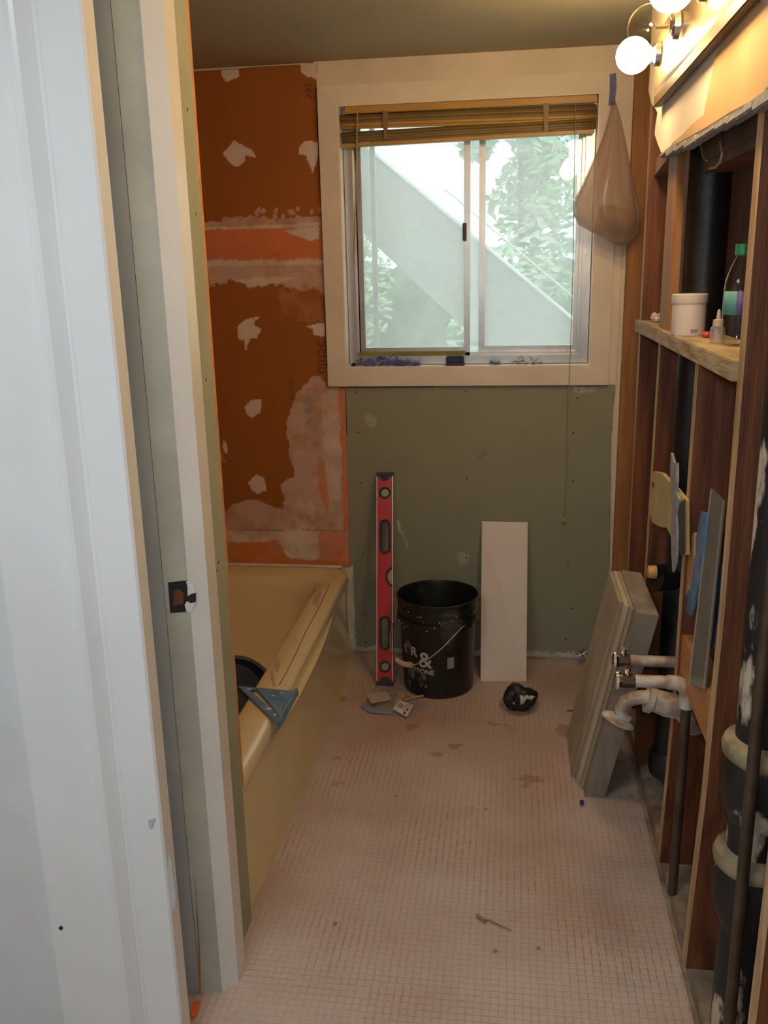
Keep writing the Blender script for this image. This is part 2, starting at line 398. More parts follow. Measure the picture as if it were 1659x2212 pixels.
def lettering(txt, size, mtx, material, parent, name='printed_lettering', bold=0, ext=.0004):
    cu = bpy.data.curves.new(name, 'FONT'); cu.body = txt; cu.size = size; cu.align_x = 'CENTER'; cu.align_y = 'CENTER'
    cu.extrude = ext; cu.offset = bold
    tmp = bpy.data.objects.new(name+'_tmp', cu); C.objects.link(tmp)
    dg = bpy.context.evaluated_depsgraph_get(); dg.update()
    me = bpy.data.meshes.new_from_object(tmp.evaluated_get(dg)); bpy.data.objects.remove(tmp); bpy.data.curves.remove(cu)
    me.name = name; me.materials.clear(); me.materials.append(material)
    o = bpy.data.objects.new(name, me); C.objects.link(o); me.transform(mtx)
    if parent: o.parent = parent; o.matrix_parent_inverse = Matrix.Translation(-parent.location) if parent.type == 'EMPTY' else Matrix.Identity(4)
    return o
pm = painted_mat('orange_foam_board_with_thinset'); pg = painted_mat('green_moisture_board', .85, 60, .1)

# ================================================================== STRUCTURE
# floor
mb_ = MB(); mb_.box((-1.5, -1.6, -.03), (XS, D+.02, 0)); fo = struct(mb_.build('floor', M['floor']), 'floor skimmed with white thinset over an orange waffle membrane')
mb_ = MB(); mb_.box((XS, -1.6, -.06), (1.3, D+.02, -.004)); struct(mb_.build('floor', M['dust']), 'dusty brown subfloor under the stud wall')
# ceiling
mb_ = MB(); mb_.box((-1.5, -1.6, HC), (1.3, D+.15, HC+.02)); struct(mb_.build('ceiling', M['ceil']), 'bare green drywall ceiling')

# window opening and back wall
OX0, OX1, OZ0, OZ1 = -.616, .280, 1.160, 2.069
WXR = .345
def ring_wall(name, x0, x1, z0, z1, y0, y1, m, lab):
    b = MB()
    b.box((x0, y0, z0), (OX0, y1, z1)); b.box((OX1, y0, z0), (x1, y1, z1)); b.box((OX0, y0, z0), (OX1, y1, OZ0)); b.box((OX0, y0, OZ1), (OX1, y1, z1))
    return struct(b.build(name, m), lab)
ring_wall('wall_back', -1.5, 1.3, -.05, HC+.02, D+.013, D+.15, M['wallpaint'], 'back wall with the window')
b = MB(); b.box((-.699, D+.0006, 2.13), (.42, D+.0125, HC)); b.box((.28, D, 1.09), (.375, D+.0125, 2.13))
struct(b.build('wall_back_upper', M['wallpaint']), 'beige painted strip of wall above and beside the window')

# orange foam board on the tub end wall
ol = [(-1.40, .375), (-1.40, HC-.012), (at(684,130,Y=D).x, HC-.006), (at(686,300,Y=D).x, at(686,300,Y=D).z), (at(697,500,Y=D).x, at(697,500,Y=D).z), (at(706,836,Y=D).x, at(706,836,Y=D).z),
      (at(745,838,Y=D).x, at(745,838,Y=D).z), (at(752,1060,Y=D).x, at(752,1060,Y=D).z), (at(756,1222,Y=D).x, .375)]
WH = (.70, .60, .53); FB = (.64, .20, .085); PK = (.60, .42, .35)
def W(p): return wallpoly(p, D)
lay = [
 (W([(300,482),(436,480),(530,466),(600,470),(700,468),(700,500),(600,495),(300,498)]), PK, .012, .8),
 (W([(300,494),(700,494),(700,562),(300,564)]), FB, .002, 1),
 (W([(300,490),(500,489),(600,484),(692,480),(692,487),(610,493),(300,499)]), WH, .004, .8),
 (W([(610,498),(690,488),(690,515),(665,520),(640,508)]), WH, .006, .85),
 (W([(300,563),(700,560),(704,640),(680,622),(650,628),(620,622),(585,608),(550,620),(530,610),(500,607),(470,618),(440,628),(300,632)]), PK, .016, .85),
 (W([(300,565),(700,562),(700,572),(300,578)]), WH, .005, .8),
 (W([(500,606),(590,596),(640,603),(600,612),(550,622)]), WH, .012, .8),
 (W([(600,630),(690,625),(700,700),(640,690),(605,670)]), (.42,.19,.07), .03, .55),
 (W([(675,812),(690,810),(706,833),(760,833),(765,1230),(300,1230),(300,1120),(478,1108),(490,1103),(500,1094),(530,1080),(560,1083),(595,1095),(612,1100),(614,1070),(608,1045),(637,1032),(633,1010),(625,980),(618,930),(622,900),(633,880),(638,845),(655,835)]), PK, .012, .9),
 (W([(730,834),(760,834),(765,1150),(742,1150),(736,960)]), FB, .006, .8),
 (W([(682,980),(700,1000),(712,1080),(705,1110),(690,1060)]), FB, .012, .6),
 (W([(688,1150),(755,1150),(760,1230),(688,1230)]), FB, .012, .65),
 (W([(640,1080),(680,1090),(690,1140),(640,1150)]), WH, .02, .5),
 (W([(690,850),(728,840),(735,960),(735,1080),(715,1080),(700,980)]), WH, .015, .5),
 (W([(300,1146),(690,1147),(690,1207),(625,1207),(612,1190),(600,1172),(560,1170),(300,1174)]), WH, .01, .9),
 (W([(300,1176),(540,1170),(600,1168),(612,1192),(628,1208),(765,1212),(765,1224),(300,1222)]), (.60,.20,.05), .008, .95),
 (W([(300,1144.5),(750,1145.5),(750,1146.7),(300,1145.7)]), (.30,.20,.15), .001, 1),
 (W([(475,146),(500,140),(515,148),(517,165),(487,176),(480,165)]), WH, .006, 1),
 (W([(646,130),(684,130),(684,174),(665,166),(650,155)]), WH, .008, 1),
 (W([(482,330),(505,305),(550,328),(553,338),(530,338),(528,350),(510,363),(495,352)]), WH, .006, 1),
 (W([(645,320),(660,304),(688,308),(688,343),(675,376),(662,336),(648,334)]), WH, .006, 1),
 (W([(513,708),(528,690),(560,683),(548,698),(563,712),(555,728),(540,732),(531,757),(527,735),(515,732)]), WH, .006, 1),
 (W([(661,704),(702,697),(702,727),(678,725),(675,712)]), WH, .005, 1),
 (W([(528,880),(540,864),(565,862),(562,890),(545,904),(535,897)]), WH, .004, 1),
 (W([(534,1045),(553,1025),(572,1035),(573,1060),(556,1068)]), WH, .006, 1),
 (W([(482,950),(490,958),(492,978),(486,980),(481,965)]), WH, .004, 1),
 (W([(478,975),(484,984),(490,1000),(470,990)]), WH, .004, .3),
]
for i in range(14):
    x = random.uniform(545, 690); y = random.uniform(448, 466)
    lay.append((W([(x,y),(x+7,y-2),(x+8,y+8),(x+1,y+9)]), PK, .006, .8))
ob = painted_sheet('wall_back_tub_end', D, ol, (.33, .112, .018), lay, pm)
struct(ob, 'orange waterproof foam board with white thinset patches above the tub')
def wm(x, y, size_rot=-math.pi/2, Y=None):
    p = at(x, y, Y=(Y or D))
    return Matrix.Translation((p.x, (Y or D)-.0008, p.z)) @ Matrix.Rotation(math.pi/2, 4, 'X') @ Matrix.Rotation(size_rot, 4, 'Z')
lettering('Schlu', .060, wm(697, 772), M['darkprint'], ob)
lettering('W W W .', .021, wm(629, 845), M['darkprint'], ob)
lettering('H', .012, wm(601, 551, 0), M['darkprint'], ob)
lettering('ter', .045, wm(668, 197), M['darkprint'], ob)
for (x, y) in ((664, 862), (666, 885), (667, 910)):
    t = MB(); q = [at(*p, Y=D) for p in ((x-8, y+9), (x+9, y+7), (x+7, y-9), (x-2, y-6))]
    t.prism([(p.x, D-.0012, p.z) for p in q], (0, .0011, 0)); t.build('printed_mark', M['greyprint'], ob)

# green drywall under the window
XG0 = at(750, 1000, Y=D).x
gl_ = [(XG0-.008, 0.012), (XG0+.004, 1.085), (.372, 1.088), (.366, .9), (.378, .5), (.385, .012)]
SC = (.52, .53, .47)
glay = [
 (W([(787,900),(800,893),(815,905),(810,922),(792,920)]), (.40,.45,.38), .004, .5),
 (W([(855,1125),(862,1122),(868,1150),(862,1150)]), SC, .006, .9),
 (W([(868,1150),(872,1148),(882,1180),(878,1182)]), SC, .004, .6),
 (W([(986,1196),(1000,1190),(1013,1200),(1008,1220),(990,1218)]), (.40,.45,.39), .004, .6),
 (W([(1025,985),(1050,968),(1055,978),(1035,998)]), (.20,.22,.17), .008, .5),
 (W([(1090,960),(1120,950),(1125,985),(1100,1000)]), (.26,.30,.23), .012, .35),
 (W([(1235,835),(1290,835),(1280,850),(1240,848)]), (.50,.52,.44), .01, .4),
 (W([(735,1395),(1330,1412),(1330,1450),(735,1440)]), (.62,.60,.54), .02, .75),
 (W([(757,1225),(763,1222),(768,1400),(756,1410)]), (.62,.62,.60), .005, .9),
]
gb = painted_sheet('wall_back_lower', D, gl_, (.285, .295, .225), glay, pg)
struct(gb, 'green moisture resistant drywall below the window')
for (x, y) in ((768,847),(1006,846),(1250,843),(1247,860),(773,934),(1239,935),(779,1043),(1008,1034),(1238,1039),(784,1197),(1007,1205),(1227,1216),(788,1325),(790,1388),(1222,1380),(1236,1315)):
    t = MB(); p = at(x, y, Y=D-.0006); t.tube([(p.x, D-.001, p.z), (p.x, D+.001, p.z)], .0032, 10); t.build('screw_head', M['black'], gb)
# caulk strip at tub end
b = MB(); p = [at(*q, Y=D-.003) for q in ((746,1228),(758,1226),(762,1290),(758,1330),(766,1405),(755,1412),(751,1330),(750,1280))]
b.prism([(q.x, D-.004, q.z) for q in p], (0, .004, 0)); struct(b.build('trim_2', M['thinset']), 'white caulk smear at the end of the tub')

# tub alcove left wall, and wing wall in front of the tub
b = MB(); b.box((-1.45, 1.79, 0), (-1.40, D, HC)); struct(b.build('wall_left', M['orange']), 'orange foam board beside the tub')
b = MB(); b.box((-1.5, 1.60, 0), (-.604, 1.784, HC)); wf = struct(b.build('wall_front_left', M['green']), 'end of the drywall wing wall beside the door jamb')
b = MB(); b.box((-1.40, 1.784, .36), (-.6045, 1.797, HC)); b.build('foam_board_edge', M['orangeedge'], wf)
for (x, y) in ((406,237),(424,462),(446,820),(470,1232),(473,1215)):
    q = at(x, y, X=-.603); t = MB(); t.tube([(-.6045, q.y, q.z), (-.6035, q.y, q.z)], .003, 8); t.build('screw_head', M['black'], wf)
# hallway shell behind and around the camera
b = MB(); b.box((-1.5, -1.6, -.03), (-1.47, 1.6, HC)); struct(b.build('wall_hall_left', M['hall']))
b = MB(); b.box((-1.5, -1.63, -.03), (1.3, -1.6, HC)); struct(b.build('wall_hall_back', M['hall']))
b = MB(); b.box((.95, -1.6, -.05), (.98, 1.1, HC)); struct(b.build('wall_hall_right', M['hall']))
b = MB(); b.box((-1.47, 1.515, 0), (-.95, 1.60, HC)); struct(b.build('wall_hall_front', M['hall']))
b = MB(); b.box((-1.47, 1.418, 0), (-.68, 1.515, HC)); struct(b.build('wall_hall_corner', M['hall']))

# door casing (wide moulded trim facing the camera) and jamb
YC = 1.385
prof = [(-.632, 0), (-.632, .018), (-.636, .022), (-.700, .022), (-.707, .017), (-.712, .016), (-.714, .019), (-.733, .033), (-.740, .034), (-.743, .022), (-.758, .018), (-.885, .018), (-.886, -.02), (-.632, -.02)]
b = MB(); b.prism([(x, YC+.03-t, 0.0) for x, t in prof], (0, 0, HC)); cs = struct(b.build('trim_1', M['casing']), 'wide white moulded door casing nearest the camera')
q = at(130, 2007, Y=YC+.008); t = MB(); t.tube([(q.x, YC+.0095, q.z), (q.x, YC+.0125, q.z)], .004, 10); t.build('nail_hole', M['black'], cs)
t = MB()
for (cx, cy, pts) in ((370, 1900, [(-6,-55),(1,-40),(4,-10),(10,30),(8,60),(2,68),(-4,30),(-8,0)]),):
    qs = [at(cx+x, cy+y, Y=YC+.0055) for x, y in pts]; t.prism([(p.x, YC+.0052, p.z) for p in qs], (0, .003, 0))
t.build('paint_chip', M['greyjamb'], cs)
t = MB(); qs = [at(x, y, Y=YC+.0055) for x, y in [(320,1772),(334,1768),(328,1790),(322,1788)]]; t.prism([(p.x, YC+.0052, p.z) for p in qs], (0, .003, 0)); t.build('paint_chip', M['greyjamb'], cs)
dj = thing('door_1', None, None, (-.64, 1.56, 0)); del dj['category']; del dj['label']; struct(dj, 'door jamb with an empty strike plate mortise')
def jam(name, pts, m, z1=HC, z0=0.0):
    b = MB(); b.prism([(x, y, z0) for x, y in pts], (0, 0, z1-z0)); return b.build(name, m, dj)
jam('jamb_reveal', [(-.70, 1.552), (-.6525, 1.548), (-.6525, 1.60), (-.70, 1.60)], M['greyjamb'])
jb = jam('jamb_board', [(-.6505, 1.546), (-.607, 1.560), (-.607, 1.60), (-.6505, 1.60)], M['oldjamb'])
jam('jamb_edge', [(-.6065, 1.558), (-.577, 1.584), (-.578, 1.64), (-.602, 1.682), (-.6065, 1.66)], M['white'])
# strike mortise
t = MB(); Yj = 1.5435
def jpt(x, y, off=0.):
    p = at(x, y, Y=1.553); tt = (p.x+.6505)/.0435; return (p.x, 1.546+.014*tt-off, p.z)
t.prism([jpt(*p, .0012) for p in ((365,1256),(402,1256),(403,1323),(370,1322))], (0, .001, 0)); sk = t.build('strike_mortise', M['black'], dj)
t = MB(); t.prism([jpt(*p, .0022) for p in ((376,1275),(386,1272),(396,1282),(395,1305),(376,1306))], (0, .0008, 0)); t.build('bare_wood', M['wood'], dj)
t = MB(); t.prism([jpt(*p, .0020) for p in ((400,1257),(413,1262),(419,1280),(420,1300),(412,1325),(402,1323),(398,1308),(404,1296),(404,1272))], (0, .001, 0)); t.build('strike_lip', M['white'], dj)
t = MB(); t.prism([jpt(*p, .0030) for p in ((402,1290),(412,1285),(420,1284),(420,1303),(411,1305),(403,1300))], (0, .001, 0)); t.build('screw_hole', M['black'], dj)
# stain cracks low on jamb
t = MB(); t.prism([jpt(*p, .0012) for p in ((422,1880),(428,1960),(433,2140),(437,2140),(434,2050),(427,1960))], (0, .0008, 0)); t.build('rust_stain', M['blocking'], dj)
# header above the doorway
b = MB(); b.box((-.60, 1.60, 2.12), (XS, 1.70, HC)); struct(b.build('trim_3', M['white']), 'head of the doorway')
# torn membrane at the jamb foot
b = MB()
pts = [(412,2185),(418,2166),(432,2163),(430,2178),(424,2194),(416,2200)]
b.prism([at(x, y, Z=.004) for x, y in pts], (0, 0, .003)); tag(b.build('membrane_scrap', M['orangescrap']), 'torn orange membrane scrap at the foot of the door jamb', 'scrap')

b = MB(); b.box((-1.47, 1.405, 0), (-.8885, 1.418, HC)); struct(b.build('wall_hall_panel', M['hall']), 'pale painted wall beside the door casing')
# ------------------------------------------------------------------ window
wn = thing('window_1', None, None, (-.165, D, 1.6)); del wn['category']; del wn['label']; struct(wn, 'white framed sliding aluminium window')
# casing (picture frame with a raised inner bead)
L0, R0, T0, B0 = -.686, WXR, 2.134, 1.091
def frame4(b, x0, x1, z0, z1, X0, X1, Z0, Z1, yf0, yf1, yb):
    """mitred frame between outer x0..z1 and inner X0..Z1, face at yf0 (outer) and yf1 (inner), back yb"""
    o = [(x0, z0), (x1, z0), (x1, z1), (x0, z1)]; i = [(X0, Z0), (X1, Z0), (X1, Z1), (X0, Z1)]
    for k in range(4):
        a, c = o[k], o[(k+1) % 4]; d, e = i[(k+1) % 4], i[k]
        vs = [b.bm.verts.new(p) for p in [(a[0], yf0, a[1]), (c[0], yf0, c[1]), (d[0], yf1, d[1]), (e[0], yf1, e[1]), (a[0], yb, a[1]), (c[0], yb, c[1]), (d[0], yb, d[1]), (e[0], yb, e[1])]]
        for f in ((0,1,2,3), (4,7,6,5), (0,4,5,1), (3,2,6,7), (1,5,6,2), (0,3,7,4)): b.face([vs[j] for j in f])
b = MB(); frame4(b, L0, R0, B0, T0, OX0, OX1, OZ0, OZ1, D-.016, D-.022, D+.002); b.build('window_casing', M['trimpink'], wn)
b = MB(); frame4(b, OX0-.001, OX1+.001, OZ0-.001, OZ1+.001, OX0+.004, OX1-.004, OZ0+.004, OZ1-.004, D-.02, D-.02, D+.15); b.build('window_reveal', M['trimpink'], wn)
# aluminium frame
FY = D+.055
AX0, AX1, AZ0, AZ1 = OX0+.006, OX1-.006, OZ0+.006, OZ1-.006
b = MB(); frame4(b, AX0, AX1, AZ0, AZ1, AX0+.03, AX1-.03, AZ0+.03, AZ1-.03, FY-.01, FY-.01, FY+.08)
frame4(b, AX0+.03, AX1-.03, AZ0+.03, AZ1-.03, AX0+.04, AX1-.04, AZ0+.04, AZ1-.04, FY+.012, FY+.012, FY+.08)
b.build('window_frame', M['alum'], wn)
# sliding sash (left) in front, fixed sash (right) behind
def sash(name, x0, x1, y, st=.022, rail=.03, extra=None):
    b = MB(); frame4(b, x0, x1, AZ0+.03, AZ1-.03, x0+st, x1-st, AZ0+.03+rail, AZ1-.05, y, y, y+.022); s = b.build('sash', M['alum'], wn)
    b = MB(); b.box((x0+st-.002, y+.008, AZ0+.03+rail-.002), (x1-st+.002, y+.0105, AZ1-.048)); b.build('glass_pane', M['glass'], s)
    return s
xm = at(1007, 500, Y=FY).x
s1 = sash('sash', AX0+.036, xm+.014, FY+.012)
s2 = sash('sash', xm+.045, AX1-.03, FY+.040)
b = MB(); b.box((xm+.012, FY+.058, AZ0+.03), (xm+.05, FY+.061, AZ1-.04)); b.build('glass_pane', M['glass'], wn)
q = at(1004, 500, Y=FY); b = MB(); b.box((q.x-.008, FY-.004, q.z-.033), (q.x+.006, FY+.012, q.z+.030), .002); b.build('sash_latch', M['darkgrey'], s1)
# outer storm sash stile and green mossy bottom rail
xs_ = at(809, 500, Y=FY+.10).x
b = MB(); b.box((xs_-.009, FY+.085, AZ0), (xs_+.009, FY+.10, AZ1)); b.box((AX0, FY+.085, AZ0), (AX0+.02, FY+.10, AZ1)); b.box((xs_+.009, FY+.087, AZ0), (xs_+.60, FY+.10, AZ0+.02)); b.build('storm_sash', M['alum'], wn)
b = MB(); b.box((AX0+.034, FY-.004, AZ0+.028), (xm-.002, FY+.011, AZ0+.046), .002); b.build('bottom_rail', M['greenrail'], wn)

# ------------------------------------------------------------------ outside
b = MB(); b.box((-6, D+.16, -.7), (7, 14, -.6)); struct(b.build('ground', M['yard']), 'yard ground outside the window')
st_ = [at(*q, Y=4.6) for q in ((780,300),(1275,718),(1275,965),(780,500))]
b = MB(); b.prism([(p.x, 4.6, p.z) for p in st_], (0, .05, 0)); so = b.build('stair_stringer', M['stair']); 
tag(so, 'grey diagonal timber stair stringer seen outside the window', 'staircase')
b = MB(); a1 = at(795,318,Y=4.58); a2 = at(1262,709,Y=4.58); b.tube([(a1.x,4.585,a1.z),(a2.x,4.585,a2.z)], .008, 8); b.build('edge_strip', M['rail'], so)
rl = at(1120,548,Y=4.58), at(1262,660,Y=4.58), at(1170,270,Y=4.58)
b = MB(); a1 = at(960,408,Y=4.75); a2 = at(1270,668,Y=4.75); b.tube([a1, a2], .004, 8); b.build('handrail', M['rail'], so)
b = MB(); a1 = at(1165,255,Y=4.75); a2 = at(1262,345,Y=4.75); b.tube([a1, a2], .003, 8); b.build('upper_rail', M['rail'], so)
for X_ in (.35, -.75):
    b = MB(); b.box((X_-.03, 4.65, -.6), (X_+.03, 4.76, .9 if X_ > 0 else 1.0)); b.build('support_post', M['stair'], so)
def tree(name, label, cx, cy, z0, z1, rad, n, trunk=True, ls=.05, cat='tree'):
    e = thing(name, label, cat, (cx, cy, -.6))
    if trunk:
        b = MB(); b.tube([(cx, cy, -.6), (cx+.03, cy, (z0+z1)/2*.6), (cx-.02, cy, z1*.8)], [.05, .035, .015], 8); b.build('trunk', M['bark'], e)
    b = MB()
    cl = [(cx+random.gauss(0, rad*.45), cy+random.gauss(0, rad*.3), random.uniform(z0, z1), random.uniform(.12, .32)) for _ in range(26)]
    for i in range(n):
        c = random.choice(cl); d = Vector((random.gauss(0, 1), random.gauss(0, 1), random.gauss(0, 1))).normalized()*c[3]*random.random()**.4
        p = Vector(c[:3])+d; a = Vector((random.gauss(0, 1), random.gauss(0, 1), random.gauss(0, .5))).normalized(); s = a.orthogonal().normalized()
        l = ls*random.uniform(.6, 1.2)
        vs = [b.bm.verts.new(p+v) for v in (-a*l, s*l*.45, a*l, -s*l*.45)]; b.face(vs)
    o = b.build('foliage', M['leaf'], e, fix=False); o['kind'] = 'stuff'
    return e
tree('leafy_tree', 'pale leafy tree outside behind the right window pane', .05, 7.4, .6, 3.3, .55, 9000, ls=.06)
tree('leafy_tree', 'leafy tree outside at the far right, above the stair handrail', .75, 6.4, .2, 2.6, .45, 7000, ls=.05)
tree('garden_shrub', 'green shrub outside the left edge of the window', -1.12, 6.4, -.6, 1.75, .2, 6000, False, .035, 'shrub')
hd = MB(); g = []
for i in range(61):
    row = []
    for j in range(25):
        x = -4+8*i/60; z = -.6+2.15*j/24; y = 9+.25*math.sin(x*3.1+z)+.18*math.sin(7*x-5*z)+(.35*(j/24)**3)
        row.append(hd.bm.verts.new((x, y+random.uniform(-.06, .06), z+random.uniform(-.05, .05))))
    g.append(row)
for i in range(60):
    for j in range(24): hd.face([g[i][j], g[i+1][j], g[i+1][j+1], g[i][j+1]])
bk_ = [[hd.bm.verts.new((v.co.x, 9.9, v.co.z)) for v in (r[0], r[-1])] for r in g]
for i in range(60): hd.face([g[i][24], g[i+1][24], bk_[i+1][1], bk_[i][1]])
tag(hd.build('hedge', mat('grey_green_hedge', (.07, .10, .055), .9, sc_=3, col2=(.17, .22, .13)), None, 'all'), 'grey-green hedge far outside below the stair stringer', 'hedge')

# ------------------------------------------------------------------ venetian blind (raised stack, hanging crooked)
bl = thing('venetian_blind', 'yellow venetian blind pulled up crooked at the window top', 'window blind', (-.165, D+.01, 2.03))
b = MB(); y0 = D-.004
def wp(x, y, Y=y0): p = at(x, y, Y=Y); return (p.x, Y, p.z)
b.prism([wp(744,229), wp(1290,204), wp(1290,220), wp(744,246)], (0, .028, 0), .002); b.build('headrail', M['brass'], bl)
def slat(xy0, xy1, yy, tilt, mat_, drop=0, name='slat'):
    p0 = at(*xy0, Y=yy); p1 = at(*xy1, Y=yy); b = MB(); rows = []
    for i in range(17):
        t = i/16; c = p0.lerp(p1, t); c.z -= drop*math.sin(math.pi*t)
        r = []
        for j in range(5):
            u = (j-2)/4*.025; crown = .002*(1-(j-2)**2/4)
            r.append(b.bm.verts.new((c.x, c.y+u*math.cos(tilt)-crown*math.sin(tilt), c.z+u*math.sin(tilt)+crown*math.cos(tilt))))
        rows.append(r)
    for A, B in zip(rows, rows[1:]):
        for j in range(4): b.face([A[j], A[j+1], B[j+1], B[j]])
    o = b.build(name, mat_, bl, 'all'); md = o.modifiers.new('t', 'SOLIDIFY'); md.thickness = .0006
    return o
rnd = random.Random(4)
slats = [((733,254),(1288,231),.9,0),((733,260),(1289,240),1.2,0),((733,266),(1289,246),1.3,1),((734,272),(1289,250),1.35,1),((736,290),(1288,256),.6,0),((737,294),(1288,262),.9,0),((738,299),(1288,267),1.1,0),((739,303),(1288,271),1.2,0)]
for i, (p0, p1, tl_, br) in enumerate(slats):
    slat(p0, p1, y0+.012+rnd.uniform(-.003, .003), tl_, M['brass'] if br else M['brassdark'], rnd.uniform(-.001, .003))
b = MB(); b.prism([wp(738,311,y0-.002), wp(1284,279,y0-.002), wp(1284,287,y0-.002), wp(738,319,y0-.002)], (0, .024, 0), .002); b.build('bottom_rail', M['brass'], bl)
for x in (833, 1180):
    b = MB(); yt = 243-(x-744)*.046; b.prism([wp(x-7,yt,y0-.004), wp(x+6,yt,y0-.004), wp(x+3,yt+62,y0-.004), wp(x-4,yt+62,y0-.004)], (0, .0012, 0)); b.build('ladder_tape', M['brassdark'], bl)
b = MB(); b.tube([wp(772,243,y0-.006), wp(770,330,y0-.006), wp(765,572,y0-.006)], .003, 8); b.build('tilt_wand', M['cord'], bl)
b = MB(); pts = [wp(1243,225,y0-.01), wp(1240,400,y0-.012), wp(1238,560,y0-.012), wp(1234,700,y0-.014), wp(1231,790,D-.028), wp(1229,830,D-.028), wp(1224,1000,D-.012), wp(1219,1117,D-.008)]
b.tube(pts, .0013, 6); cd = b.build('pull_cord', M['cord'], bl)
b = MB(); p = Vector(wp(1218,1124,D-.010)); b.lathe([(0,.009),(.004,.007),(.007,-.004),(.006,-.008),(0,-.009)], 12, p); b.build('cord_tassel', M['brass'], cd, 'all')

# ------------------------------------------------------------------ sill things
def wad(name, label, cat, x0, x1, yb, yt, m, n, r, Y, seed):
    rr = random.Random(seed); b = MB(); A = at(x0, yb, Y=Y); B = at(x1, yb, Y=Y); T = at(x0, yt, Y=Y)
    for i in range(n):
        t = rr.random(); p = A.lerp(B, t); hgt = (T.z-A.z)*(1-abs(2*t-.7)*.6)
        pts = []
        q = Vector((p.x, Y+rr.uniform(-.012, .012), A.z+rr.random()*max(hgt, .004)))
        for k in range(4):
            pts.append(q.copy()); q = q+Vector((rr.uniform(-.012, .012), rr.uniform(-.006, .006), rr.uniform(-.006, .006))); q.z = max(q.z, A.z+r*.6)
        b.tube(pts, r, 5)
    return tag(b.build(name, m), label, cat)
SZ = OZ0+.004
Ys = D+.02
wad('masking_tape_wad', 'crumpled strip of blue masking tape on the left of the sill', 'tape', 778, 905, 791, 768, M['bluetape'], 130, .0030, D+.01, 2)
wad('wire_tangle', 'small tangle of dark grey wire on the right of the sill', 'wire', 1112, 1165, 787, 772, M['twig'], 22, .0012, D+.01, 5)
wad('tape_scrap', 'tiny blue tape scrap on the sill beside the wire tangle', 'tape', 1056, 1078, 787, 781, M['blue'], 14, .0018, D+.01, 6)
e = thing('sanding_block', 'blue sanding block standing in the middle of the window sill', 'sanding block', (-.2, D, SZ))
pA, pB = at(962, 792, Y=D-.006), at(1003, 792, Y=D-.006)
b = MB(); b.box((pA.x, D-.008, SZ), (pB.x, D+.03, SZ+.010), .002); b.build('base', M['darkgrey'], e)
b = MB(); b.box((pA.x+.002, D-.005, SZ+.010), (pB.x-.002, D+.028, SZ+.034), .004); b.build('foam_pad', M['bluedeep'], e)
b = MB(); q = at(764,783,Y=D+.005); b.box((q.x-.008, D-.004, SZ), (q.x+.008, D+.018, SZ+.012), .003); tag(b.build('rubber_bumper', M['black']), 'small black rubber piece in the left corner of the window sill', 'rubber piece')

# ------------------------------------------------------------------ bathtub
tb = thing('bathtub', 'cream enamelled bathtub built in along the left wall', 'bathtub', (-1.0, 2.6, 0))
RZ = .365
def rrect(x0, x1, y0, y1, r, n=7):
    out = []
    for cx, cy, a0 in ((x1-r[0], y0+r[0], -90), (x1-r[1], y1-r[1], 0), (x0+r[2], y1-r[2], 90), (x0+r[3], y0+r[3], 180)):
        rr = r[len(out)//(n+1)]
        for k in range(n+1):
            a = math.radians(a0+90*k/n); out.append((cx+rr*math.cos(a), cy+rr*math.sin(a)))
    return out
X0, X1, Y0, Y1 = -1.39, -.560, 1.80, D-.004
def outer(off, yo=0):
    # right side bows gently outward; the ends are rounded back to the wall
    pts = rrect(X0+max(0, off), X1-off, Y0+max(0, yo), Y1-max(0, yo)*.2, (.035, .07, .02, .02), 7)
    res = []
    for x, y in pts:
        if x > -1.0:
            t = (y-2.45)/.9; x -= (.14 if t < 0 else .085)*max(0, abs(t)-.05)**2.0
        res.append((x, y))
    return res
b = MB(); bm = b.bm
levels = [(outer(.004), RZ-.055), (outer(-.002), RZ-.045), (outer(-.004), RZ-.02), (outer(0), RZ-.006), (outer(.008, .004), RZ)]
inner = [(rrect(X0+.07, -.71, Y0+.10, Y1-.11, (.12, .10, .10, .12)), RZ), (rrect(X0+.078, -.718, Y0+.108, Y1-.118, (.12, .10, .10, .12)), RZ-.006),
         (rrect(X0+.095, -.735, Y0+.13, Y1-.135, (.12, .12, .12, .12)), RZ-.06), (rrect(X0+.13, -.765, Y0+.22, Y1-.17, (.12, .12, .12, .12)), .13),
         (rrect(X0+.18, -.81, Y0+.28, Y1-.21, (.10, .10, .10, .10)), .065), (rrect(X0+.25, -.88, Y0+.36, Y1-.30, (.06, .06, .06, .06)), .055)]
rings = [[bm.verts.new((x, y, z)) for x, y in L_] for L_, z in levels+inner]
for A, B in zip(rings, rings[1:]):
    for k in range(len(A)): b.face([A[k], A[(k+1) % len(A)], B[(k+1) % len(B)], B[k]])
b.face(rings[-1])
body = b.build('basin', M['tub'], tb, True)
# apron: flat skirt with a recess line under the rim
b = MB(); pr = [(-.640, RZ-.050), (-.604, RZ-.050), (-.6045, RZ-.075), (-.605, RZ-.10), (-.606, .04), (-.602, .0), (-.640, .0)]
seg = 48; rows = []
for i in range(seg+1):
    y = Y0+.002+(Y1-Y0-.01)*i/seg; t = (y-2.45)/.9; e_ = max(0, abs(t)-.05)**2
    rows.append([bm_ for bm_ in [b.bm.verts.new((x+.004*(z > .29)-(.14 if t < 0 else .085)*e_*min(1, .25+z/.33), y, z)) for x, z in pr]])
for A, B in zip(rows, rows[1:]):
    for k in range(len(pr)): b.face([A[k], A[(k+1) % len(pr)], B[(k+1) % len(pr)], B[k]])
b.face(rows[0]); b.face(rows[-1][::-1])
b.build('apron', M['tub'], tb, True)
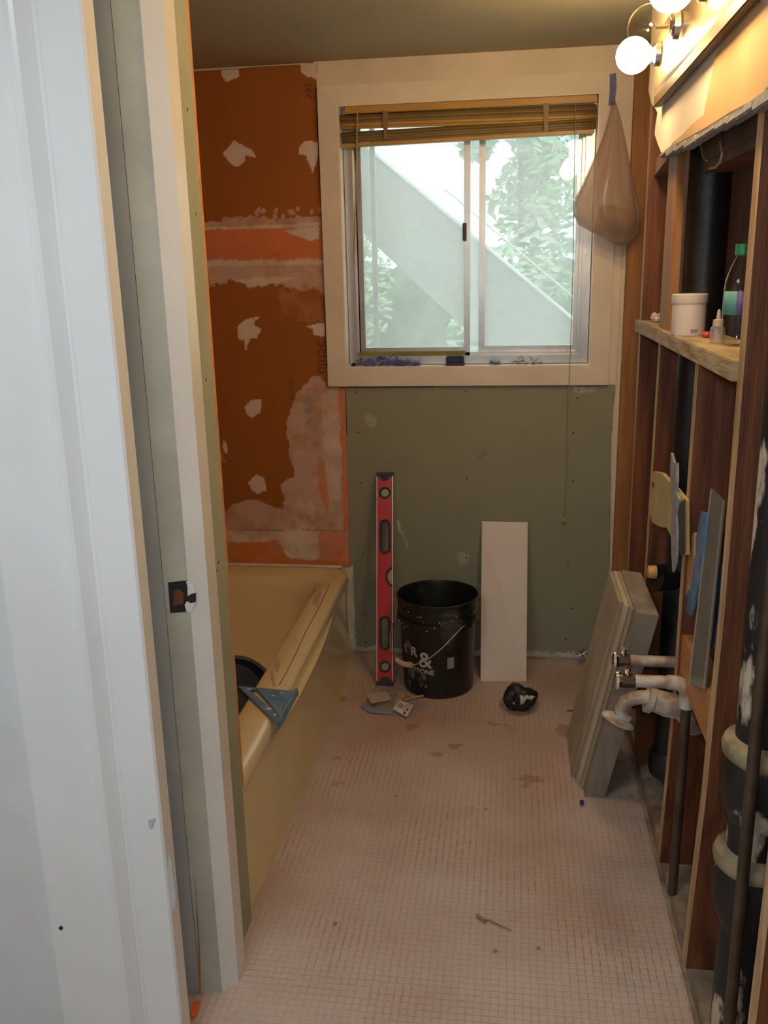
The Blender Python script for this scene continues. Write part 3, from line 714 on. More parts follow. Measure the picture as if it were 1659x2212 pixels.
# pencilled seam and glue residue along the rim
b = MB(); pp = [at(*q, Z=RZ+.0006) for q in ((712,1262),(690,1310),(660,1365),(640,1410),(620,1450),(603,1480))]
b.tube(pp, .0012, 5); b.build('pencil_line', M['darkprint'], body)
rr = random.Random(3)
glue = mat('pinkish_glue_residue', (.55, .36, .27), .8, var=.1)
for (x, y, w_, h_) in ((690,1275,8,22),(683,1300,7,14),(598,1440,6,16),(588,1462,5,12),(592,1478,4,8),(640,1385,4,8)):
    b = MB(); pts = []
    for k in range(9):
        a = 2*math.pi*k/9; pts.append(at(x+w_*math.cos(a)*rr.uniform(.6, 1.2), y+h_*math.sin(a)*rr.uniform(.6, 1.2), Z=RZ+.0004))
    b.prism(pts, (0, 0, .0005)); b.build('glue_residue', glue, body)
# caulk along wall joint
b = MB(); b.tube([(-1.38, D-.006, RZ+.004), (-1.0, D-.006, RZ+.006), (-.66, D-.006, RZ+.005)], .006, 8); b.build('caulk_bead', M['thinset'], body)

# dark pail lying in the tub
e = thing('mixing_pail', 'dark charcoal pail lying tilted in the bottom of the tub', 'pail', (-.93, 2.75, .06))
b = MB(); Mx = Matrix.Rotation(math.radians(68), 3, 'X') @ Matrix.Rotation(math.radians(20), 3, 'Y')
b.lathe([(0,-.01),(.10,-.01),(.125,.10),(.13,.105),(.13,.11),(.12,.11),(.097,0),(0,0)], 32, (-.885, 2.58, .19), Mx); b.build('pail_body', M['darkgrey'], e, True)
b = MB(); b.box((-1.05, 2.62, .057), (-.82, 2.95, .085), .01); tag(b.build('sponge_float', M['oldjamb']), 'grey flat float lying in the tub behind the dark pail', 'float')

# speed square on the rim
e = thing('speed_square', 'blue plastic triangular speed square lying on the tub rim', 'square', (-.64, 2.2, RZ))
b = MB(); A, B_, Cc = [at(*q, Z=RZ+.010) for q in ((514,1480),(645,1492),(604,1566))]
def lp(p, q, t): return p.lerp(q, t)
cen = (A+B_+Cc)/3
outer3 = [A, B_, Cc]; inner3 = [lp(p, cen, .42) for p in outer3]
# body with one long slot parallel to the hypotenuse and one by the fence
def quad(b, p, h=.004): b.prism([Vector((q.x, q.y, RZ+.004)) for q in p], (0, 0, h))
A2, B2, C2 = A.copy(), B_.copy(), Cc.copy()
def bary(u, v, w): return A2*u+B2*v+C2*w
# strips: hypotenuse A-C strip, fence strip B-C, inner plate
quad(b, [bary(1,0,0), bary(.86,.14,0), bary(0,.16,.84), bary(0,0,1)])
quad(b, [bary(.70,.30,0), bary(.10,.90,0), bary(.10,.30,.60), bary(.16,.20,.64)])
quad(b, [bary(.86,.14,0), bary(.70,.30,0), bary(.66,.27,.07), bary(.80,.13,.07)])
quad(b, [bary(.10,.90,0), bary(.0,1,0), bary(0,.16,.84), bary(.05,.20,.75)])
quad(b, [bary(.16,.20,.64), bary(.10,.30,.60), bary(.05,.35,.60), bary(.0,.16,.84), bary(.10,.13,.77)])
b.build('square_plate', M['blue'], e)
b = MB(); n_ = Vector((0, 0, 1)); dv = (C2-B2).normalized(); sd = dv.cross(n_); 
b.prism([Vector((p.x, p.y, RZ-.004)) for p in (B2+sd*.001, C2+sd*.001, C2-sd*-.010, B2-sd*-.010)], (0, 0, .022), .0015); b.build('fence', M['blue'], e)
for (u, v, w_, s) in ((.80,.12,.08,.006),(.76,.17,.07,.004),(.35,.45,.2,.005),(.30,.12,.58,.007),(.16,.12,.72,.005),(.25,.65,.10,.004)):
    b = MB(); p = bary(u, v, w_); pts = []
    for k in range(8): a = 2*math.pi*k/8; pts.append(Vector((p.x+s*math.cos(a)*rr.uniform(.5, 1.4), p.y+s*math.sin(a)*rr.uniform(.5, 1.4), RZ+.0081)))
    b.prism(pts, (0, 0, .0006)); b.build('thinset_smear', M['thinset'], e)

# ------------------------------------------------------------------ open stud wall (right)
SD = .092
def stud(label, ys, wdt=.038, z1=HC, z0=.04, mside='wood', x=XS, top=None):
    """ys: list of (z, far edge Y)"""
    b = MB(); b.mi = 0
    zs = [p[0] for p in ys]; rings = []
    for z, y in ys:
        rings.append([b.bm.verts.new(p) for p in ((x, y-wdt, z), (x+SD, y-wdt, z), (x+SD, y, z), (x, y, z))])
    for A, B in zip(rings, rings[1:]):
        for k in range(4):
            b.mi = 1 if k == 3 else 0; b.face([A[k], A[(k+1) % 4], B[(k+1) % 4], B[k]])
    b.mi = 0; b.face(rings[0][::-1]); b.face(rings[-1])
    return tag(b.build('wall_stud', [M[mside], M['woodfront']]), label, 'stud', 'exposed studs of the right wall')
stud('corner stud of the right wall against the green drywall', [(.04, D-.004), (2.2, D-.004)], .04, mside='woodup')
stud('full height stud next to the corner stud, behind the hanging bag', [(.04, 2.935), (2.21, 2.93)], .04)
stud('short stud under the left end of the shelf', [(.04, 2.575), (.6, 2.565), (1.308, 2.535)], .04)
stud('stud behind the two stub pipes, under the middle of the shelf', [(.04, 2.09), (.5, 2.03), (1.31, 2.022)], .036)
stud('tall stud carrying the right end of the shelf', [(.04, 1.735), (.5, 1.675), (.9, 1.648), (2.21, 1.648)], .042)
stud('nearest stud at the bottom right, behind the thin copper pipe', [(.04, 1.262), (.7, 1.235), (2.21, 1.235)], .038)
b = MB(); b.hexa([(XS, 2.40, 1.345), (XS+.021, 2.40, 1.345), (XS+.021, 2.545, 1.345), (XS, 2.545, 1.345)], [(XS, 2.405, 1.80), (XS+.021, 2.405, 1.80), (XS+.021, 2.53, 1.80), (XS, 2.53, 1.80)], .001)
tag(b.build('wall_stud', M['woodup']), 'wide flat light post standing on the shelf beside the white jar', 'stud', 'exposed studs of the right wall')
# bottom plate
b = MB(); b.box((XS+.012, 1.1, -.004), (XS+.105, D-.01, .04)); struct(b.build('trim_4', M['dust']), 'dusty bottom plate of the stud wall')
b = MB(); b.box((XS+.0, 1.1, 2.155), (XS+.09, 2.9, HC)); struct(b.build('trim_5', M['woodup']), 'top plate of the stud wall')
# wall behind the cavity
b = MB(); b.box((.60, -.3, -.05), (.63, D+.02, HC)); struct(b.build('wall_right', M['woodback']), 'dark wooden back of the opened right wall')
# panel in the bay between middle and tall stud
b = MB(); b.box((.475, 1.69, .72), (.487, 2.0, 1.31)); tag(b.build('backing_board', mat('warm_brown_backing', (.14,.05,.02), .7, sc_=5, stretch=(2,2,.5), col2=(.20,.08,.03))), 'brown wooden backing board in the bay under the shelf', 'board')
# sloped brace behind the bag
b = MB(); pA, pB, pC, pD = [at(*q, X=.405) for q in ((1400,362),(1442,318),(1440,345),(1402,395))]
b.prism([pA, pB, pC, pD], (.05, 0, 0)); tag(b.build('wood_blocking', M['woodup']), 'short wooden block high between the two studs above the bag', 'wood block')
# fire blocking, low
b = MB(); b.box((.395, 1.675, .585), (.433, 1.995, .69)); tag(b.build('wood_blocking', M['blocking']), 'orange-brown horizontal wooden block right of the stub pipes', 'wood block')
# shelf
b = MB(); b.box((XS-.012, 1.645, 1.309), (.50, 2.945, 1.345), .002); tag(b.build('shelf_board', M['shelfwood']), 'dusty wooden shelf board let into the open stud wall', 'shelf')
# drywall left above the shelf
b = MB()
def xp(x, y, X=XS-.006): p = at(x, y, X=X); return p
lo = [(1440,332),(1455,322),(1475,318),(1495,303),(1520,295),(1540,282),(1565,268),(1590,252),(1612,240),(1630,228),(1650,213)]
e = thing('drywall_remnant', 'cream drywall remnant with torn paper under the light fixture', 'drywall', (XS, 2.0, 1.8))
edge = [xp(*p) for p in lo]; 
poly = [(p.y, p.z) for p in edge]+[(1.30, 1.745), (.9, 1.745), (.9, HC), (2.86, HC)]
lf = [(1413,160),(1410,195),(1416,222),(1424,232),(1430,243),(1426,268),(1424,290),(1430,308)]
poly += [(xp(*p).y, xp(*p).z) for p in lf]
b.prism([(XS-.018, y, z) for y, z in poly], (.016, 0, 0)); b.build('wall_skin', M['cream'], e)
b = MB(); ed2 = [(XS-.022, p.y+random.uniform(-.004, .004), p.z+random.uniform(-.005, .003)) for p in edge]
for i, (p, q) in enumerate(zip(ed2, ed2[1:]+[(XS-.022, 1.30, 1.745)])):
    b.box((XS-.024, p[1], min(p[2], q[2])-.009), (XS-.001, q[1], max(p[2], q[2])+.001), .003)
b.build('broken_gypsum_edge', M['gypsum'], e)
tp = [(1590,10),(1570,70),(1545,120),(1535,175),(1525,220),(1520,248),(1495,268),(1475,290),(1452,308),(1447,318),(1480,300),(1530,272),(1575,243),(1615,222),(1648,200),(1690,150),(1760,40),(1760,0)]
b = MB(); b.prism([xp(*p, XS-.0205) for p in tp], (.002, 0, 0)); b.build('torn_paper', M['oldpaper'], e)

b = MB(); b.box((XS+.05, 1.66, 1.715), (.52, 2.34, 1.735)); b.box((XS+.045, 1.66, 1.735), (XS+.08, 2.34, 1.86)); tag(b.build('header_board', M['woodback']), 'dark brown header board under the drywall remnant', 'board')
# torn drywall piece between studs
e = thing('drywall_piece', 'broken yellow-faced piece of drywall nailed between two studs', 'drywall', (.38, 2.2, .9))
b = MB(); pts = [(1411,1018),(1428,1022),(1445,1040),(1462,1060),(1478,1080),(1478,1198),(1462,1172),(1450,1160),(1440,1140),(1425,1138),(1408,1128),(1404,1105),(1408,1060),(1414,1046),(1409,1040)]
b.prism([xp(*p, .378) for p in pts], (.011, 0, 0)); b.build('paper_face', M['paper'], e)
b = MB(); pts = [(1449,978),(1455,1000),(1461,1000),(1461,1040),(1459,1062),(1466,1080),(1460,1110),(1462,1150),(1461,1180),(1458,1215),(1452,1236),(1450,1190),(1449,1150),(1451,1100),(1449,1060),(1447,1020)]
b.prism([xp(*p, .372) for p in pts], (.006, 0, 0)); b.build('torn_strip', M['gypsum'], e)
b = MB(); pts = [(1461,1095),(1479,1078),(1479,1195),(1470,1200),(1463,1165)]
b.prism([xp(*p, .376) for p in pts], (.002, 0, 0)); b.build('gypsum_core', M['darkgrey'], e)

# ------------------------------------------------------------------ pipes
e = thing('vent_stack', 'black cast iron vent pipe behind the white jar and shelf', 'pipe', (.468, 2.395, 0))
b = MB(); b.tube([(.468, 2.395, .13), (.468, 2.395, HC)], .050, 28); b.build('pipe_run', M['iron'], e, True)
b = MB(); b.lathe([(.050,0),(.060,.0),(.063,.015),(.063,.06),(.052,.075)], 28, (.468, 2.395, .10)); b.build('hub', M['iron'], e, True)
b = MB(); b.tube([(.468, 2.395, .69), (.42, 2.365, .70), (.385, 2.345, .705)], .036, 20); b.build('branch', M['iron'], e, True)
b = MB(); q = at(1412, 1243, X=.365); b.lathe([(0,.012),(.016,.012),(.018,0),(.018,-.01),(0,-.01)], 14, (.377, 2.34, .722), Matrix.Rotation(-math.pi/2, 3, 'Y')); b.build('brass_plug', M['brass'], e)
pipe2 = thing('soil_stack', 'thick black soil pipe with plastered collars at the right edge', 'pipe', (.46, 1.53, 0))
b = MB(); b.tube([(.46, 1.53, -.004), (.46, 1.53, HC)], .052, 32); b.build('pipe_run', M['ironpaint'], pipe2, True)
for z0 in (.655, .43):
    b = MB(); b.lathe([(.050,.0),(.062,-.01),(.072,.0),(.074,.014),(.070,.026),(.052,.034)], 32, (.46, 1.53, z0)); b.build('collar', M['ironcollar'], pipe2, True)
    b = MB(); b.lathe([(.062,-.01),(.069,-.03),(.069,-.085),(.060,-.115),(.052,-.135)], 32, (.46, 1.53, z0)); b.build('hub', M['ironpaint'], pipe2, True)
b = MB(); b.tube([(.42, 1.45, -.004), (.42, 1.452, .8), (.425, 1.45, 1.25), (.45, 1.44, 1.5), (.50, 1.44, 2.1)], .011, 14); tag(b.build('copper_pipe', M['copper'], None, True), 'thin dark copper pipe in front of the thick soil pipe', 'pipe')

def stubout(label, Y, zz, xe, elbow, xw=.425):
    e = thing('water_stub', label, 'pipe', (xe, Y, zz), 'capped water supply stubs')
    b = MB(); b.tube([(xe+.045, Y, zz), (xw, Y, zz)], .0145, 18); b.build('pipe_run', M['stub'], e, True)
    b = MB(); b.tube([(xe+.02, Y, zz), (xe+.05, Y, zz)], .0175, 8); b.build('coupling_nut', M['copper'], e)
    b = MB(); Mr = Matrix.Rotation(-math.pi/2, 3, 'Y'); b.lathe([(0,.004),(.010,.004),(.020,.0),(.021,-.006),(.016,-.014),(0,-.014)], 24, (xe+.008, Y, zz), Mr); b.build('cap', M['chrome'], e, True)
    b = MB(); b.tube([(xe+.034, Y, zz+.012), (xe+.034, Y, zz+.028)], .007, 10); b.tube([(xe+.034, Y, zz+.028), (xe+.034, Y, zz+.033)], .011, 12); b.build('bleeder_screw', M['chrome'], e, True)
    if elbow:
        b = MB(); pts = [(xw, Y, zz)]+[(xw+.03*math.sin(a), Y, zz-.03*(1-math.cos(a))) for a in [math.pi/2*k/6 for k in range(1, 7)]]+[(xw+.03, Y-.001, zz-.06)]
        b.tube([(xw-.015, Y, zz)]+pts, .0165, 16); b.build('elbow', M['stub'], e, True)
        b = MB(); b.tube([(xw+.03, Y-.001, zz-.05), (xw+.03, Y, .3), (xw+.03, Y+.01, .038)], .0115, 14); b.build('riser', M['copper'], e, True)
    else:
        b = MB(); b.tube([(.425, Y, zz), (.601, Y, zz)], .0145, 16); b.build('elbow', M['stub'], e, True)
q = at(1455, 1430, X=.42); stubout('upper white stub pipe with chrome cap sticking out of the wall', q.y, q.z, at(1318,1427,Y=q.y).x, False)
q = at(1478, 1475, Y=1.93); stubout('lower stub pipe with chrome cap and an elbow turning down', q.y, q.z, at(1322,1473,Y=q.y).x, True, q.x-.022)
# drain arm with open end
e = thing('drain_arm', 'rusty white sink drain pipe hooking down below the stub pipes', 'pipe', (.40, 2.02, .5))
Yd = 1.982
P = [at(*q, Y=Yd) for q in ((1352,1556),(1344,1546),(1343,1530),(1352,1516),(1368,1509),(1385,1506),(1404,1506))]
b = MB(); b.tube(P, .0165, 18, cap=False); b.build('bent_pipe', M['stub'], e, True)
P2 = [at(1400,1508,Y=Yd), at(1440,1522,Y=Yd), at(1475,1530,Y=Yd), at(1505,1565,Y=Yd+.02)]
b = MB(); b.tube(P2, [.026, .029, .029, .03], 20); b.build('drain_pipe', M['stub'], e, True)
b = MB(); pp = at(1403,1510,Y=Yd); pz = at(1475,1531,Y=Yd); d_ = (pz-pp).normalized(); b.tube([pp-d_*.006, pp+d_*.006], .033, 20); b.build('slip_nut', M['stub'], e)
b = MB(); c0 = at(1338, 1553, Y=Yd); Mr = Matrix.Rotation(math.radians(-8), 3, 'X') @ Matrix.Rotation(math.radians(24), 3, 'Y')
b.lathe([(.016,.004),(.030,.0),(.040,-.006),(.041,-.010),(.030,-.006),(.016,-.002)], 28, c0+Vector((0,0,.004)), Mr); b.build('escutcheon', M['stub'], e, True)

# ------------------------------------------------------------------ things in the bay: straightedge, blue strips, scraps
b = MB(); T1, T2, B1, B2_ = at(1537,1056,X=.408), at(1563,1082,X=.408), at(1489,1478,X=.388), at(1521,1488,X=.388)
b.prism([T1, T2, B2_, B1], (.004, 0, 0)); o = tag(b.build('metal_straightedge', M['strip']), 'grey metal straightedge leaning upright between the studs', 'straightedge')
b = MB(); b.tube([T2, B2_], .0022, 6); b.tube([T1, B1], .0022, 6); b.build('rolled_edge', M['silver'], o)
b = MB(); b.prism([at(x, y, X=.400) for x, y in ((1514,1105),(1526,1108),(1520,1200),(1510,1260),(1490,1330),(1474,1310),(1492,1240),(1500,1180))], (.006, 0, 0)); tag(b.build('blue_strip', M['blue']), 'bright blue plastic strip left of the metal straightedge', 'plastic strip')
b = MB(); b.prism([at(x, y, X=.412) for x, y in ((1540,1215),(1562,1222),(1556,1300),(1540,1400),(1520,1400),(1530,1300))], (.006, 0, 0)); tag(b.build('blue_strip', mat('muted_blue_plastic', (.14,.18,.30), .5)), 'muted blue plastic strip right of the metal straightedge', 'plastic strip')
b = MB(); b.prism([at(x, y, X=.396) for x, y in ((1490,1160),(1499,1150),(1498,1200),(1486,1275),(1478,1290),(1474,1250))], (.008, 0, 0)); tag(b.build('wood_scrap', M['tanscrap']), 'tan wood scrap tucked beside the middle stud', 'wood scrap')

# ------------------------------------------------------------------ leaning planks
tp_ = []
def plank(label, x0, th, y0, y1, htop, m):
    ang = math.asin(.100/.66)
    b = MB(); L_ = .69
    dxy = Vector((math.sin(ang), 0, math.cos(ang))); nrm = Vector((math.cos(ang), 0, -math.sin(ang)))
    base = Vector((.198, 0, 0))+nrm*x0
    base += dxy*(max(0.0, -base.z)/dxy.z) if base.z < 0 else Vector((0, 0, 0))
    end = base+nrm*th
    pts = []
    p0, p1 = base, base+nrm*th
    if p1.z < 0: p1 = p1+dxy*(-p1.z/dxy.z)
    t0 = Vector((.198, 0, 0))+nrm*x0+dxy*htop; t1 = t0+nrm*th
    pr = [p0, p1, t1, t0]
    sh = lambda z: -.155*z/.64
    b.hexa([(p.x, y0+sh(p.z), max(p.z, .0)) for p in pr], [(p.x, y1+sh(p.z), max(p.z, .0)) for p in pr], .0012)
    return tag(b.build('wood_plank', m), label, 'plank', 'planks leaning on the stud wall')
plank('olive-tan plank facing the room, outermost of the leaning stack', 0, .010, 2.50, 2.76, .640, M['plank'])
plank('grey-tan plank second from the room in the leaning stack', .0105, .012, 2.465, 2.755, .645, M['plank2'])
plank('pale narrow plank third from the room in the leaning stack', .023, .008, 2.44, 2.75, .648, M['plank'])
plank('thick grey plank nearest the studs in the leaning stack', .0315, .058, 2.40, 2.745, .655, M['plank3'])

# ------------------------------------------------------------------ white tile
b = MB(); p0 = at(1038,1472,Z=0); p1 = at(1137,1472,Z=0); q0 = at(1041,1126,Y=D-.014); q1 = at(1140,1128,Y=D-.014)
f = [Vector(p0), Vector(p1), Vector(q1), Vector(q0)]; nn = (f[1]-f[0]).cross(f[3]-f[0]).normalized()*-.009
for v_ in f: v_ -= nn*.0
b.prism([p for p in f], nn, .001); to = tag(b.build('ceramic_tile', M['tile']), 'tall cream ceramic tile leaning on the green wall', 'tile')
b = MB(); g_ = (f[1]-f[0]).normalized(); u_ = (f[3]-f[0])
b.prism([f[0]+g_*.011, f[0]+g_*.0135, f[0]+g_*.0135+u_*.6, f[0]+g_*.011+u_*.6], -nn*.05); b.build('edge_scratch', M['tileedge'], to)

# ------------------------------------------------------------------ red level
lv = thing('spirit_level', 'red spirit level leaning upright against the green wall', 'level', (-.455, 3.085, 0))
a0 = at(832, 1479, Z=0); a1 = at(832, 1021, Y=D-.03); ax = (a1-a0); Ln = ax.length; ax.normalize()
sx_ = Vector((1, 0, 0)); sx_ = (sx_-ax*sx_.dot(ax)).normalized(); nz_ = sx_.cross(ax)   # points toward the camera
if nz_.y > 0: nz_ = -nz_
Ml = Matrix((sx_, ax, nz_)).transposed().to_4x4(); Ml.translation = a0
HW = .0315; TH = .012
def lbox(b, x0, x1, y0, y1, z0, z1):
    b.prism([Ml @ Vector(p) for p in ((x0, y0, z0), (x1, y0, z0), (x1, y1, z0), (x0, y1, z0))], (Ml.to_3x3() @ Vector((0, 0, z1-z0))))
def lpt(x, y, z): return Ml @ Vector((x, y, z))
# web plate with openings: build from strips around the openings
ops = [(.068, .018, .018), (.195, .017, .060), (Ln-.245, .017, .062), (Ln-.078, .019, .019)]  # centre, half width, half length (stadium)
b = MB()
def web(b, y0, y1):
    lbox(b, -HW+.003, HW-.003, y0, y1, -TH/2, TH/2)
cuts = []
cur = .012
for c_, hw, hl in ops:
    web(b, cur, c_-hl)
    # around stadium opening: left and right fill with rounded ends
    n = 10; L1 = []; 
    ys = [c_-hl+2*hl*i/24 for i in range(25)]
    def hwid(y):
        d = abs(y-c_)-(hl-hw)
        return hw if d <= 0 else math.sqrt(max(0, hw*hw-d*d))
    for s in (-1, 1):
        for ya, yb in zip(ys, ys[1:]):
            xa, xb = s*hwid(ya), s*hwid(yb); xo = s*(HW-.003)
            b.prism([lpt(xa, ya, -TH/2), lpt(xo, ya, -TH/2), lpt(xo, yb, -TH/2), lpt(xb, yb, -TH/2)], Ml.to_3x3() @ Vector((0, 0, TH)))
    cur = c_+hl
web(b, cur, Ln-.012)
b.build('body', M['red'], lv)
for s_ in (-1, 1):
    b = MB(); lbox(b, s_*HW, s_*(HW-.0028), .01, Ln-.005, -.012, .012); b.build('edge_rail', M['silver'], lv)
for c_, hw, hl in ops:
    b = MB(); pts = []
    n = 12
    for s0 in (1, -1):
        for k in range(n+1):
            a = (0 if s0 > 0 else math.pi)+math.pi*k/n
            pts.append(lpt((hw+.001)*math.cos(a), c_+s0*(hl-hw)+(hw+.001)*math.sin(a), .002))
    b.tube(pts, .0055, 8, closed=True); b.build('grip_ring' if hl > .03 else 'vial_ring', M['rubber'], lv, 'all')
    if hl < .03:
        b = MB(); b.tube([lpt(0, c_, -.004), lpt(0, c_, .003)], hw-.003, 20); b.build('vial', M['vial'], lv)
b = MB(); yc = Ln*.505
arc = [lpt(HW-.002+(.0)+(-.024)*math.sin(math.pi*k/12)**.6, yc-.036+.072*k/12, .002) for k in range(13)]
b.tube(arc, .0062, 8); b.build('centre_vial_ring', M['rubber'], lv, 'all')
b = MB(); b.prism([lpt(HW-.003, yc-.028, .0066)]+[lpt(HW-.003-.018*math.sin(math.pi*k/8), yc-.028+.056*k/8, .0066) for k in range(1, 8)]+[lpt(HW-.003, yc+.028, .0066)], Ml.to_3x3() @ Vector((0, 0, .0008))); b.build('centre_vial', M['vial'], lv)
for y0_, sgn in ((0, 1), (Ln, -1)):
    b = MB(); lbox(b, -HW-.001, HW+.001, min(y0_, y0_+sgn*.014), max(y0_, y0_+sgn*.014), -.014, .014)
    pts = [lpt(.019*math.cos(math.pi*k/10), y0_+sgn*(.012+.019*math.sin(math.pi*k/10)), .004) for k in range(11)]
    b.prism(pts, Ml.to_3x3() @ Vector((0, 0, .007))); b.build('end_cap', M['rubber'], lv)

# ------------------------------------------------------------------ bucket
BC = Vector((-.257, 3.105, .001))
bk = thing('bucket', 'black plastic bucket splashed with thinset, its wire handle down', 'bucket', BC)
b = MB(); H = .362
b.lathe([(0,0),(.123,0),(.129,.006),(.134,.16),(.139,.275),(.150,.277),(.151,.292),(.142,.294),(.143,.318),(.148,.320),(.148,.330),(.144,.333),(.146,H-.008),(.152,H-.006),(.152,H),(.146,H+.002),(.142,H-.01),(.132,.10),(.125,.008),(0,.008)], 56, BC)
body = b.build('bucket_body', M['bucket'], bk, True)
# bail: pivots left and right, hanging to the front
an = math.radians(-43)
ct, stt = math.cos(an), math.sin(an)
def bk_pt(x, y, z): return BC+Vector((x*ct-y*stt, x*stt+y*ct, z))
pts = []
for k in range(33):
    t = math.pi*k/32; x = .157*math.cos(t); s = math.sin(t)
    pts.append(bk_pt(x, -.012-.165*s**.75*(1 if s > 0 else 1)-.0, .288-.150*s**1.1))
b = MB(); b.tube(pts, .0022, 8); b.build('bail_wire', M['wire'], bk, 'all')
mid = len(pts)//2; i0 = 13
b = MB(); b.tube([pts[i0], pts[i0+2], pts[i0+4], pts[i0+5]], .010, 14); b.build('bail_grip', M['handle'], bk, True)
for s in (-1, 1):
    b = MB(); b.tube([bk_pt(s*.140, 0, .288), bk_pt(s*.163, 0, .288)], .016, 14); b.build('bail_ear', M['black'], bk, True)
# lettering wrapped on the bucket front
def wrap(o, ang0, z0, rad):
    for v_ in o.data.vertices:
        a = ang0+v_.co.x/rad; r_ = rad+v_.co.z
        zz = z0+v_.co.y
        rr_ = r_+(zz-.16)*.04
        v_.co = Vector((BC.x+rr_*math.cos(a), BC.y+rr_*math.sin(a), BC.z+zz))
def subdiv(o):
    bm = bmesh.new(); bm.from_mesh(o.data); bmesh.ops.triangulate(bm, faces=bm.faces)
    for _ in range(2):
        es = [e for e in bm.edges if e.calc_length() > .006]
        if es: bmesh.ops.subdivide_edges(bm, edges=es, cuts=1)
    bm.to_mesh(o.data); bm.free()
def bucket_text(txt, size, px, z, bold=0):
    o = lettering(txt, size, Matrix.Identity(4), M['white2'], bk, bold=bold); subdiv(o)
    wrap(o, px, z, .1352); return o
A0 = -math.pi/2
bucket_text('&', .085, A0-.28, .150, .001)
bucket_text('STONE', .027, A0-.34, .105, .0006)
bucket_text('OR', .050, A0-.78, .175, .001)
b = MB(); bb = []
for i in range(6):
    for z in (.118, .160): pass
rows = [[b.bm.verts.new(BC+Vector(((.1375+(z-.16)*.04)*math.cos(a), (.1375+(z-.16)*.04)*math.sin(a), z))) for z in (.122, .166)] for a in [A0+.32+.19*k/5 for k in range(6)]]
for A, B in zip(rows, rows[1:]): b.face([A[0], B[0], B[1], A[1]])
o = b.build('sticker', M['sticker'], bk); md = o.modifiers.new('t', 'SOLIDIFY'); md.thickness = .0006
# smears
def smear(a0, z0, w_, h_, seed):
    rr = random.Random(seed); n = 16; b = MB(); pts = []
    for k in range(n):
        t = 2*math.pi*k/n; pts.append((a0+w_*math.cos(t)*rr.uniform(.4, 1.2), z0+h_*math.sin(t)*rr.uniform(.4, 1.2)))
    c_ = b.bm.verts.new(BC+Vector(((.1362+(z0-.16)*.04)*math.cos(a0), (.1362+(z0-.16)*.04)*math.sin(a0), z0)))
    vs = [b.bm.verts.new(BC+Vector(((.1362+(z-.16)*.04)*math.cos(a), (.1362+(z-.16)*.04)*math.sin(a), z))) for a, z in pts]
    for k in range(n): b.face([c_, vs[k], vs[(k+1) % n]])
    o = b.build('thinset_smear', mat('thin_grey_smear', (.16,.15,.145), .8, sc_=30, col2=(.02,.02,.02), fac=(.45,.6)), bk); md = o.modifiers.new('t', 'SOLIDIFY'); md.thickness = .0006
smear(A0-.82, .185, .16, .045, 1); smear(A0-.70, .10, .20, .04, 2); smear(A0-.35, .07, .15, .035, 3); smear(A0-.85, .06, .12, .05, 8)
rr = random.Random(9)
for k in range(26):
    b = MB()
    a = A0+rr.uniform(-1.1, .7); z = rr.choice([.285, .30, .305, .325, .27])+rr.uniform(-.006, .006); r_ = .1525 if .276 < z < .293 else .149
    p = BC+Vector((r_*math.cos(a), r_*math.sin(a), z)); s = rr.uniform(.0012, .0035)
    b.lathe([(0, s*.8), (s, 0), (0, -s*.8)], 6, p); b.build('thinset_speck', M['thinset'], bk)

# ------------------------------------------------------------------ floor clutter
def film(name, label, cat, quad_, hgt, m, seed, n=16):
    rr = np.random.RandomState(seed); b = MB(); A, B, Cq, Dq = [at(*q, Z=.002) for q in quad_]
    g = []
    ph = rr.rand(6)*6
    for i in range(n+1):
        row = []
        for j in range(n+1):
            u, v = i/n, j/n; p = (A*(1-u)+B*u)*(1-v)+(Dq*(1-u)+Cq*u)*v
            bulge = (math.sin(math.pi*u)*math.sin(math.pi*v))**.5
            z = .002+bulge*hgt*(.55+.25*math.sin(7*u+ph[0]+3*v)+.2*math.sin(11*v+ph[1]-4*u))+rr.rand()*.0025
            row.append(b.bm.verts.new((p.x, p.y, z)))
        g.append(row)
    for i in range(n):
        for j in range(n): b.face([g[i][j], g[i+1][j], g[i+1][j+1], g[i][j+1]])
    bt = [b.bm.verts.new((v.co.x, v.co.y, .0008)) for v in (g[0][0], g[n][0], g[n][n], g[0][n])]; b.face(bt)
    return b.build(name, m, None, 'all', fix=False), g
o, _ = film('plastic_bag', '', '', [(782,1528),(846,1548),(862,1490),(812,1482)], .030, M['clearfilm'], 1); tag(o, 'crumpled clear bag with violet tint at the foot of the red level', 'plastic bag')
b = MB(); b.prism([at(x, y, Z=.020) for x, y in ((792,1502),(835,1495),(845,1512),(802,1520))], (0, 0, .004)); b.build('packaged_part', M['handle'], o)
b = MB(); b.prism([at(x, y, Z=.004) for x, y in ((783,1520),(830,1538),(850,1535),(848,1543),(800,1540),(780,1528))], (0, 0, .003)); b.build('coloured_hem', mat('violet_film', (.25,.28,.42), .4), o)
o, _ = film('plastic_bag', '', '', [(845,1545),(880,1552),(922,1522),(876,1500)], .018, M['clearfilm'], 2); tag(o, 'crumpled clear parts bag with printed card in front of the bucket', 'plastic bag')
b = MB(); b.prism([at(x, y, Z=.012) for x, y in ((848,1532),(879,1549),(893,1524),(864,1513))], (0, 0, .0015)); cd_ = b.build('printed_card', M['jar'], o)
b = MB()
b.prism([at(x, y, Z=.0138) for x, y in ((857,1526),(867,1531),(873,1522),(863,1517))], (0, 0, .0006)); b.build('card_picture', M['greyprint'], cd_)
b = MB()
for (x, y) in ((874,1540),(880,1533)): b.prism([at(x+3*math.cos(a), y+3*math.sin(a), Z=.0138) for a in [k*math.pi/3 for k in range(6)]], (0, 0, .0006))
b.build('card_icon', M['darkprint'], cd_)
b = MB()
